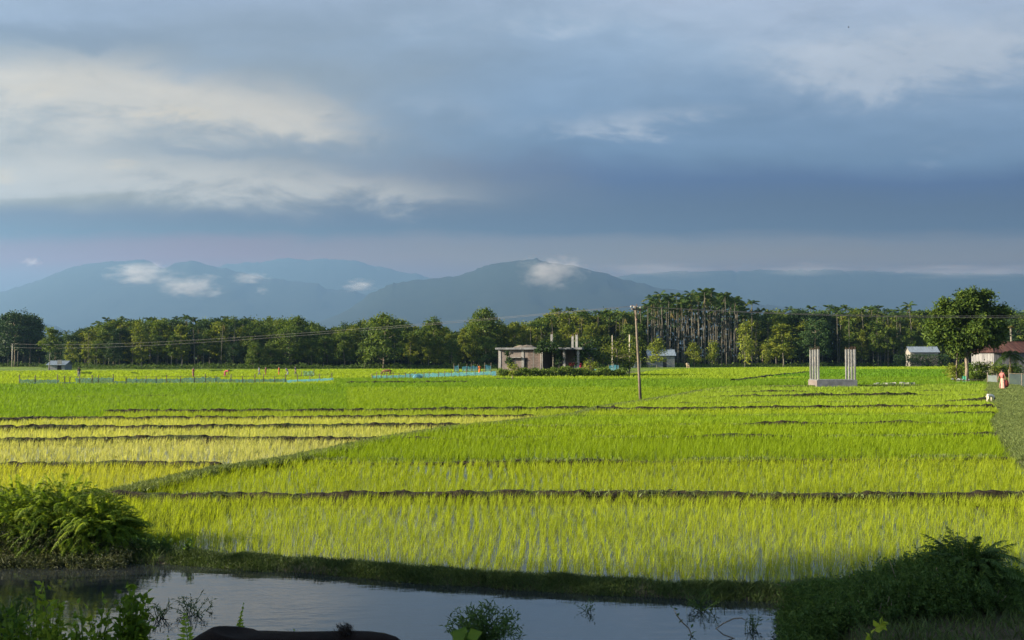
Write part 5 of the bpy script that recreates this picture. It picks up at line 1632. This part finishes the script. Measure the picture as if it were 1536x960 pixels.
# the dark cow below the road: its back fills the bottom edge of the view
CWY = 5.75
cow = beast('cow', 'dark brown cow whose back fills the bottom edge of the view', 'cow', (0, 0, 0), PI / 2 + .10, 1.18, 'cowhide', 'graze', True, .03)
xc = xat(452, CWY, zat(945, CWY))
zc = float(height(np.array([xc]), np.array([CWY]))[0])
bd = [c for c in cow.children if c.name.startswith('body')][0].data
bz = max(v.co.z for v in bd.vertices)
cow.scale = (1, 1.02, (zat(939, CWY) - zc) / bz)
cow.location = (xc, CWY, zc)
tf = MB(); n = 260
tf.blades(np.stack([rng.normal(0, .045, n), rng.normal(0, .02, n), rng.uniform(-.02, .01, n)], 1), rng.normal(2.6, .6, n), rng.uniform(.01, .05, n), rng.uniform(.012, .045, n), .004, .5, face=rng.uniform(0, 3, n))
tuft = tf.build('hair_tuft', M['hair'], cow)
tuft.location = (0, -.25, bz - .035)

beast('goat', 'white goat with a dark head grazing at the edge of the grassy path', 'goat', foot(1485, 603, .1), -PI * .36, .48, 'goatwhite', 'graze', False, 0, head='goatdark')
beast('cow', 'small brown cow standing behind the blue net fence', 'cow', foot(581, 564), PI / 2, .95, 'cowbrown', 'graze')
beast('cow', 'pale cow standing at the foot of the areca palms', 'cow', foot(1032, 552.3), PI * .85, 1.2, 'cowpale', 'stand', True, .03)


def bird(label, loc, face, s, fly=False):
    r_ = thing('bird', label, 'bird', loc, face)
    z = 0 if fly else .11
    me = skin([Vector(v) * s for v in ((0, 0, z + .05), (0, .10, z + .10), (0, .17, z + .16), (0, .22, z + .155), (0, -.12, z + .03))], [(0, 1), (1, 2), (2, 3), (0, 4)], [.065 * s, .06 * s, .042 * s, .015 * s, .03 * s], 2)
    me.materials.clear(); me.materials.append(M['feather']); link('body', me, r_)
    m_ = MB(); m_.leaves([(0, -.10 * s, (z + .04) * s)], [(0, -1, -.1)], [(0, 0, 1)], .26 * s, .08 * s, droop=0); m_.build('tail', M['feather'], r_)
    for sx in (-1, 1):
        m_ = MB()
        if fly: m_.leaves([(sx * .03 * s, .05 * s, .08 * s)] * 2, [(sx, -.2, .35), (sx, .1, .3)], [(0, 0, 1)] * 2, [.5 * s, .38 * s], [.16 * s, .14 * s])
        else: m_.leaves([(sx * .055 * s, .10 * s, (z + .11) * s)], [(sx * .1, -1, -.25)], [(sx, 0, .3)], .30 * s, .10 * s, droop=0)
        m_.build('wing', M['feather'], r_)
        if not fly:
            m_ = MB(); m_.tube([(sx * .03 * s, .01, 0), (sx * .03 * s, .02 * s, z * s)], .008 * s, 4); m_.build('leg', M['bark'], r_)
    return r_


v = gp(45, 640.5)
bird('small black bird perched on a dark bund among the pale paddies', (v.x, v.y, .27), -1.3, .62)
v = Vector((xat(1273, 90, zat(41.5, 90)), 90, zat(41.5, 90)))
bird('tiny dark bird flying high against the clouds', v, 1.2, .42, True)

# ================================================================== HILLS, AIR, SKY, LIGHT
SUN_AZ, SUN_EL = R(-98), R(19)     # azimuth from +y, positive to the right: the sun stands to the left


def ridge(label, prof, D, front, seed, amp):
    pr = np.array(prof, float)
    smooth = np.interp(np.arange(pr[0, 0], pr[-1, 0] + 1, 4.0), pr[:, 0], pr[:, 1])
    smooth = np.convolve(np.pad(smooth, 12, mode='edge'), np.ones(25) / 25, 'valid')
    px = np.arange(pr[0, 0], pr[-1, 0] + 1, 4.0)
    top = np.interp(px, pr[:, 0], pr[:, 1])
    top = top + np.array([3.0 * mnoise.noise((a * .03 + seed, 0, 0)) + 2.2 * mnoise.noise((a * .08 + seed, 3, 0)) + 1.4 * mnoise.noise((a * .2 + seed, 7, 0)) for a in px])
    zt = np.maximum(np.array([zat(a, D) for a in top]), 1)
    zl = np.maximum(np.array([zat(a, D) for a in smooth]), 1)
    x = (px - CX) / FPX * D
    k = 26
    f = np.linspace(0, 1, k)
    V = np.zeros((len(px), k + 8, 3))
    for j, u in enumerate(np.concatenate([f, 1 + np.linspace(.08, .7, 8)])):
        if u <= 1:
            yy = D - front * (1 - u); hz_ = u ** 1.15
        else:
            yy = D + front * (u - 1); hz_ = max(0, 1 - (u - 1) / .7)
        e = min(u, 2 - u) if u > 1 else u
        nz = np.array([mnoise.fractal((a / 475 + seed, yy / 650, seed), 1.0, 2.1, 5) for a in x])
        V[:, j, 0] = x + 100 * nz * (1 - abs(1 - u))
        V[:, j, 1] = yy
        fall = 4 * max(0, min(1, u)) * (1 - min(1, u))
        V[:, j, 2] = np.maximum(zl * hz_ + (zt - zl) * (u ** 9 if u <= 1 else hz_) + amp * nz * fall, -.5)
    V[:, 0, 2] = V[:, -1, 2] = -1.0
    K_ = k + 8
    i = (np.arange(len(px) - 1)[:, None] * K_ + np.arange(K_ - 1)[None]).reshape(-1, 1)
    ob = MB().add(V.reshape(-1, 3), [i + np.array([[0, K_, K_ + 1, 1]])]).build('mountain', M['hill'], None, True)
    tag(ob, label, 'mountain', 'hazy mountain ranges', 'structure')


M['hill'] = surf('forested_hill', (.011, .017, .012), (.015, .022, .015), .012, .95, .05, 0)
ridge('near mountain ridge rising behind the unfinished house', [(430, 500), (480, 482), (520, 464), (545, 446), (570, 434), (600, 424), (640, 419), (685, 415), (710, 404), (750, 396), (780, 389), (800, 388), (830, 394), (868, 398), (920, 413), (990, 432), (1100, 450), (1250, 468), (1400, 490)], 6500, 1875, 3.1, 30)
ridge('double topped mountain behind the tree belt with clouds on its flank', [(-700, 470), (-300, 452), (0, 437), (55, 418), (105, 400), (160, 391), (212, 391), (240, 401), (262, 394), (300, 392), (330, 401), (380, 413), (440, 421), (500, 431), (540, 438), (600, 462), (660, 500)], 8600, 2000, 9.4, 30)
ridge('palest distant ridge between the two mountains', [(250, 430), (340, 397), (430, 389), (500, 388), (560, 397), (620, 412), (690, 424), (760, 440)], 10300, 1400, 17.7, 40)
ridge('long hazy blue ridge fading away to the right behind the palm grove', [(780, 470), (860, 432), (930, 414), (1000, 408), (1100, 406), (1200, 405), (1300, 406), (1420, 410), (1536, 411), (1750, 418), (2000, 440)], 9300, 1500, 31.0, 30)
ridge('low near spur of hill at the end of the tree belt', [(-700, 466), (-200, 470), (0, 474), (45, 480), (90, 490), (150, 510)], 5875, 1050, 23.0, 35)

# cloud scraps on the mountain sides
m, t, o = newmat('cloud_vapour')
tc = t.n('ShaderNodeTexCoord')
sep = t.n('ShaderNodeVectorMath', operation='LENGTH'); t.l(tc.outputs['Object'], sep.inputs[0])
inf = t.n('ShaderNodeObjectInfo')
off = t.n('ShaderNodeVectorMath', operation='ADD'); t.l(tc.outputs['Object'], off.inputs[0]); t.l(inf.outputs['Location'], off.inputs[1])
nz = t.noise(off.outputs[0], 1.9, 5, .62)
dens = t.m('SUBTRACT', t.m('MULTIPLY', nz, 2.6), t.m('ADD', t.m('MULTIPLY', sep.outputs['Value'], .95), .50))
pv = t.n('ShaderNodeVolumePrincipled'); pv.inputs['Color'].default_value = (1, .94, .90, 1); pv.inputs['Anisotropy'].default_value = .2
t.put(pv.inputs['Density'], t.m('MULTIPLY', t.ss(dens, 0, .8), .0065))
t.l(pv.outputs[0], o.inputs['Volume'])
M['cloud'] = m
v_ = m.copy(); v_.name = 'cloud_veil'; M['veil'] = v_
next(n_ for n_ in v_.node_tree.nodes if n_.type == 'MATH' and n_.operation == 'MULTIPLY' and abs(n_.inputs[1].default_value - .0065) < 1e-6).inputs[1].default_value = .0007
for px0, px1, py0, py1, D, lab in ((158, 268, 394, 428, 5875, 'long pale cloud under the first mountain top'), (236, 340, 412, 448, 5750, 'thick cloud scrap low on the double topped mountain'),
                                   (342, 405, 408, 427, 5875, 'thin cloud strip on the shoulder of the double topped mountain'), (510, 568, 419, 439, 6125, 'bright cloud bank behind the near ridge slope'),
                                   (380, 404, 429, 442, 5750, 'tiny cloud wisp under the thin strip'), (772, 880, 384, 432, 5375, 'torn cloud hanging on the near ridge'), (28, 62, 386, 400, 6250, 'tiny cloud puff above the far end of the range'), (1090, 1330, 396, 414, 7400, 'long veil of cloud along the hazy right ridge'), (1290, 1640, 398, 418, 7500, 'broad veil of cloud at the end of the hazy ridge'), (880, 1080, 392, 418, 7400, 'thin veil of cloud where the hazy ridge begins')):
    x0, x1 = (px0 - CX) / FPX * D, (px1 - CX) / FPX * D
    z0, z1 = zat(py1, D), zat(py0, D)
    mb = MB()
    u = np.linspace(0, math.pi, 13)
    mb.lathe([(max(.02, math.sin(a)), -math.cos(a)) for a in u], 20)
    ob = mb.build('cloud', M['veil' if 'veil' in lab else 'cloud'], None, True)
    ob.location = ((x0 + x1) / 2, D, (z0 + z1) / 2)
    ob.scale = ((x1 - x0) / 2 * 1.15, (x1 - x0) / 2 * .6, (z1 - z0) / 2 * 1.25)
    ob.rotation_euler = (0, 0, 0)
    tag(ob, lab, 'cloud', kind='stuff')

# the air
HK, HTOP = 1.42e-4, 1040.0
HAZE_L, HAZE_R = (.30, .505, .77), (.195, .325, .48)           # how bright the lit air gets to the left and to the right of the view
mb = MB().box(-12500, 12500, -2900, 12500, -3, HTOP)
m, t, o = newmat('hazy_air')
pv = t.n('ShaderNodeVolumePrincipled')
pv.inputs['Color'].default_value = (.165, .300, .49, 1)
pv.inputs['Density'].default_value = HK
pv.inputs['Anisotropy'].default_value = .32
t.l(pv.outputs[0], o.inputs['Volume'])
tag(mb.build('haze', m), 'pale bluish haze filling the air out to the mountains', 'haze', kind='stuff')

# sky: daylight seen through a broken deck of storm cloud
W = bpy.data.worlds.new('World'); SC.world = W; W.use_nodes = True
W.node_tree.nodes.clear()
t = NT(W.node_tree)
out = t.n('ShaderNodeOutputWorld'); bg = t.n('ShaderNodeBackground')
BGS = .1
bg.inputs['Strength'].default_value = BGS
sky = t.n('ShaderNodeTexSky', sky_type='NISHITA')
sky.sun_disc = False; sky.sun_elevation = SUN_EL; sky.sun_rotation = SUN_AZ
sky.air_density = 1; sky.dust_density = 2; sky.ozone_density = 1
tc = t.n('ShaderNodeTexCoord')
sp = t.n('ShaderNodeSeparateXYZ'); t.l(tc.outputs['Generated'], sp.inputs[0])
x, y, z = sp.outputs
az = t.m('ARCTAN2', x, y)
# height above the horizon measured along the view, so that straight cloud bases stay straight
rr = t.m('SQRT', t.m('ADD', t.m('MULTIPLY', x, x), t.m('MULTIPLY', y, y)))
el = t.m('DIVIDE', z, t.m('MAXIMUM', y, t.m('MULTIPLY', rr, .6)))


def s2l(c): return tuple(((v / 255) / 12.92 if v / 255 <= .04045 else ((v / 255 + .055) / 1.055) ** 2.4) / (K * BGS) for v in c)


EM = .62
def stop(py, c, hz=None):
    hz = hz or HAZE_L
    el_ = max(.02, (534 - py) / 1493)                          # what the air in front does not already give
    T = math.exp(-HK * min((HTOP - EYE) / el_, 12800))
    lin = [v * K * BGS for v in s2l(c)]
    return (min(1, max(0, (534 - py) / 1493 / EM)), tuple(max(.004, (v - h * (1 - T)) / T) / (K * BGS) for v, h in zip(lin, hz)))


nA = t.noise(t.comb(t.m('MULTIPLY', az, 2.2), t.m('MULTIPLY', el, 7.0), 3.7), 1.0, 5, .55, .3)
nB = t.noise(t.comb(t.m('MULTIPLY', az, 5.0), t.m('MULTIPLY', el, 17.0), 9.1), 1.0, 6, .58, .5)
nC = t.noise(t.comb(t.m('MULTIPLY', az, 14.0), t.m('MULTIPLY', el, 40.0), 1.1), 1.0, 6, .6, .4)
nD = t.noise(t.comb(t.m('MULTIPLY', az, 1.6), t.m('MULTIPLY', el, 1.2), 5.1), 1.0, 3, .5)
nE = t.noise(t.comb(t.m('MULTIPLY', az, 9.0), t.m('MULTIPLY', el, 19.0), 6.6), 1.0, 8, .62, .8)
nF = t.noise(t.comb(t.m('MULTIPLY', az, 24.0), t.m('MULTIPLY', el, 46.0), 2.6), 1.0, 6, .62, .5)
warp = t.m('ADD', t.m('MULTIPLY', t.m('SUBTRACT', nD, .5), .012), t.m('ADD', t.m('MULTIPLY', t.m('SUBTRACT', nC, .5), .012), t.m('MULTIPLY', t.m('SUBTRACT', nB, .5), .020)))
warp2 = t.m('MULTIPLY', t.m('SUBTRACT', nA, .5), t.m('MULTIPLY', t.ss(el, .135, .24), .16))
e2 = t.m('DIVIDE', t.m('ADD', t.m('ADD', el, warp), warp2), EM)
lf = t.ramp(e2, [stop(*q_) for q_ in [(534, (120, 146, 170)), (470, (130, 152, 174)), (425, (144, 162, 180)), (385, (154, 168, 179)), (363, (149, 164, 177)), (346, (117, 144, 171)),
                 (325, (128, 151, 174)), (290, (160, 174, 186)), (250, (160, 174, 187)), (205, (153, 170, 187)), (150, (152, 171, 190)), (85, (146, 168, 193)), (20, (152, 174, 202)), (-200, (172, 188, 210))]])
rt = t.ramp(e2, [stop(*q_, HAZE_R) for q_ in [(534, (118, 141, 163)), (440, (122, 143, 163)), (415, (127, 145, 163)), (388, (132, 147, 165)), (362, (125, 143, 164)), (343, (90, 123, 158)),
                 (310, (82, 116, 154)), (270, (88, 122, 159)), (220, (112, 142, 174)), (170, (122, 151, 182)), (115, (134, 161, 190)), (60, (150, 174, 200)), (0, (166, 184, 207)), (-200, (178, 192, 212))]])
side = t.ss(t.m('ADD', az, t.m('MULTIPLY', t.m('SUBTRACT', nA, .5), .5)), -.46, .12)
base = t.mix(side, lf, rt)


def cen(n_, k): return t.m('MULTIPLY', t.m('SUBTRACT', n_, .5), k)


# ragged cloud edges: the look-up is pushed about by noise
azw = t.m('ADD', az, t.m('ADD', cen(nB, .18), cen(nF, .04)))
elw = t.m('ADD', el, t.m('ADD', cen(nE, .062), t.m('ADD', cen(nB, .034), cen(nF, .014))))


def blob(px, py, sx, sy, tilt=0.0):
    a0, e0 = math.atan((px - CX) / FPX), (534 - py) / 1493
    da = t.m('SUBTRACT', azw, a0)
    de = t.m('SUBTRACT', elw, t.m('MULTIPLY_ADD', da, tilt, e0))
    a = t.m('DIVIDE', da, sx / FPX); b_ = t.m('DIVIDE', de, sy / FPX)
    return t.m('EXPONENT', t.m('MULTIPLY', t.m('ADD', t.m('MULTIPLY', a, a), t.m('MULTIPLY', b_, b_)), -1))


def add(*a):
    r_ = a[0]
    for q_ in a[1:]: r_ = t.m('ADD', r_, q_)
    return r_


def hz2(c, py, hz): return tuple(v for v in stop(py, c, hz)[1])


tex = add(cen(nB, 1.4), cen(nE, 1.6), cen(nF, .9))
br = add(blob(0, 125, 200, 50), blob(200, 150, 190, 46, -.1), t.m('MULTIPLY', blob(410, 168, 150, 34, -.15), .9), t.m('MULTIPLY', blob(40, 205, 200, 30), .6), blob(80, 262, 260, 36), t.m('MULTIPLY', blob(340, 280, 260, 32), .9), t.m('MULTIPLY', blob(560, 291, 150, 19), .5))
brm = t.ss(t.m('MULTIPLY', br, t.m('ADD', .95, tex)), -.05, 1.35)
col = t.mix(t.m('MULTIPLY', brm, .95), base, hz2((198, 203, 208), 200, HAZE_L))
spots = add(blob(52, 254, 30, 10), blob(198, 250, 24, 13), t.m('MULTIPLY', blob(265, 168, 70, 18), .8), t.m('MULTIPLY', blob(60, 130, 80, 20), .6))
col = t.mix(t.m('MULTIPLY', t.ss(t.m('MULTIPLY', spots, t.m('ADD', .85, tex)), .15, 1.0), .6), col, hz2((210, 208, 203), 220, HAZE_L))
dk = add(blob(90, 50, 150, 34, -.2), t.m('MULTIPLY', blob(340, 225, 190, 14, -.08), .7))
col = t.mix(t.m('MULTIPLY', t.ss(t.m('MULTIPLY', dk, t.m('ADD', .9, tex)), .1, 1.0), .45), col, hz2((126, 150, 178), 130, HAZE_L))
lt = add(blob(1450, 70, 200, 60, .15), t.m('MULTIPLY', blob(1240, 90, 200, 60), .5), t.m('MULTIPLY', blob(960, 178, 170, 20, .05), .75), t.m('MULTIPLY', blob(640, 150, 160, 30), .35), t.m('MULTIPLY', blob(800, 20, 300, 26), .4), t.m('MULTIPLY', blob(1420, 222, 90, 22), .35))
col = t.mix(t.m('MULTIPLY', t.ss(t.m('MULTIPLY', lt, t.m('ADD', .9, t.m('MULTIPLY', tex, 1.4))), .1, 1.1), .6), col, hz2((186, 196, 208), 110, HAZE_R))
mot = t.m('ADD', 1.0, t.m('MULTIPLY', add(cen(nB, .9), cen(nE, .9), cen(nF, .45)), t.m('ADD', .10, t.m('MULTIPLY', t.ss(el, .14, .22), .30))))
col = t.mix(1.0, col, t.comb(mot, mot, mot), 'MULTIPLY')
# overhead and behind the viewer the deck breaks up and the daylight sky comes through
open_ = t.m('MAXIMUM', t.ss(el, .7, 1.6), t.ss(t.m('ABSOLUTE', az), .9, 1.7))
brk = t.ss(t.noise(tc.outputs['Generated'], 3.2, 5, .6), .35, .65)
back = t.mix(brk, sky.outputs[0], s2l((170, 184, 206)))
t.l(t.mix(open_, col, back), bg.inputs[0])
t.l(bg.outputs[0], out.inputs[0])

sd = bpy.data.lights.new('sun', 'SUN')
sd.energy = 5.0; sd.angle = R(.6); sd.color = (1, .86, .66)
so = link('sun', sd)
v = Vector((math.sin(SUN_AZ) * math.cos(SUN_EL), math.cos(SUN_AZ) * math.cos(SUN_EL), math.sin(SUN_EL)))
so.rotation_euler = (-v).to_track_quat('-Z', 'Y').to_euler()
so.location = v * 60

cd = bpy.data.cameras.new('camera')
cam = link('camera', cd)
cam.location = (0, 0, EYE)
cam.rotation_euler = (math.pi / 2 + TILT, 0, 0)
cd.sensor_width = 36; cd.lens = FPX / 1536 * 36
cd.clip_start = .1; cd.clip_end = 40000
cd.dof.use_dof = True; cd.dof.focus_distance = 45; cd.dof.aperture_fstop = 6.3
SC.camera = cam

SC.view_settings.view_transform = 'Standard'
SC.view_settings.look = 'None'
SC.view_settings.exposure = EXPO
SC.view_settings.gamma = 1
SC.view_settings.use_curve_mapping = False
SC.render.engine = 'CYCLES'
SC.cycles.max_bounces = 6; SC.cycles.diffuse_bounces = 2; SC.cycles.glossy_bounces = 2; SC.cycles.transmission_bounces = 4; SC.cycles.transparent_max_bounces = 12
SC.cycles.volume_bounces = 0; SC.cycles.volume_max_steps = 96; SC.cycles.volume_step_rate = 2.0
SC.cycles.caustics_reflective = False; SC.cycles.caustics_refractive = False
SC.cycles.use_denoising = True
SC.cycles.use_adaptive_sampling = True; SC.cycles.adaptive_threshold = .01
SC.cycles.sample_clamp_indirect = 4
SC.render.use_persistent_data = False
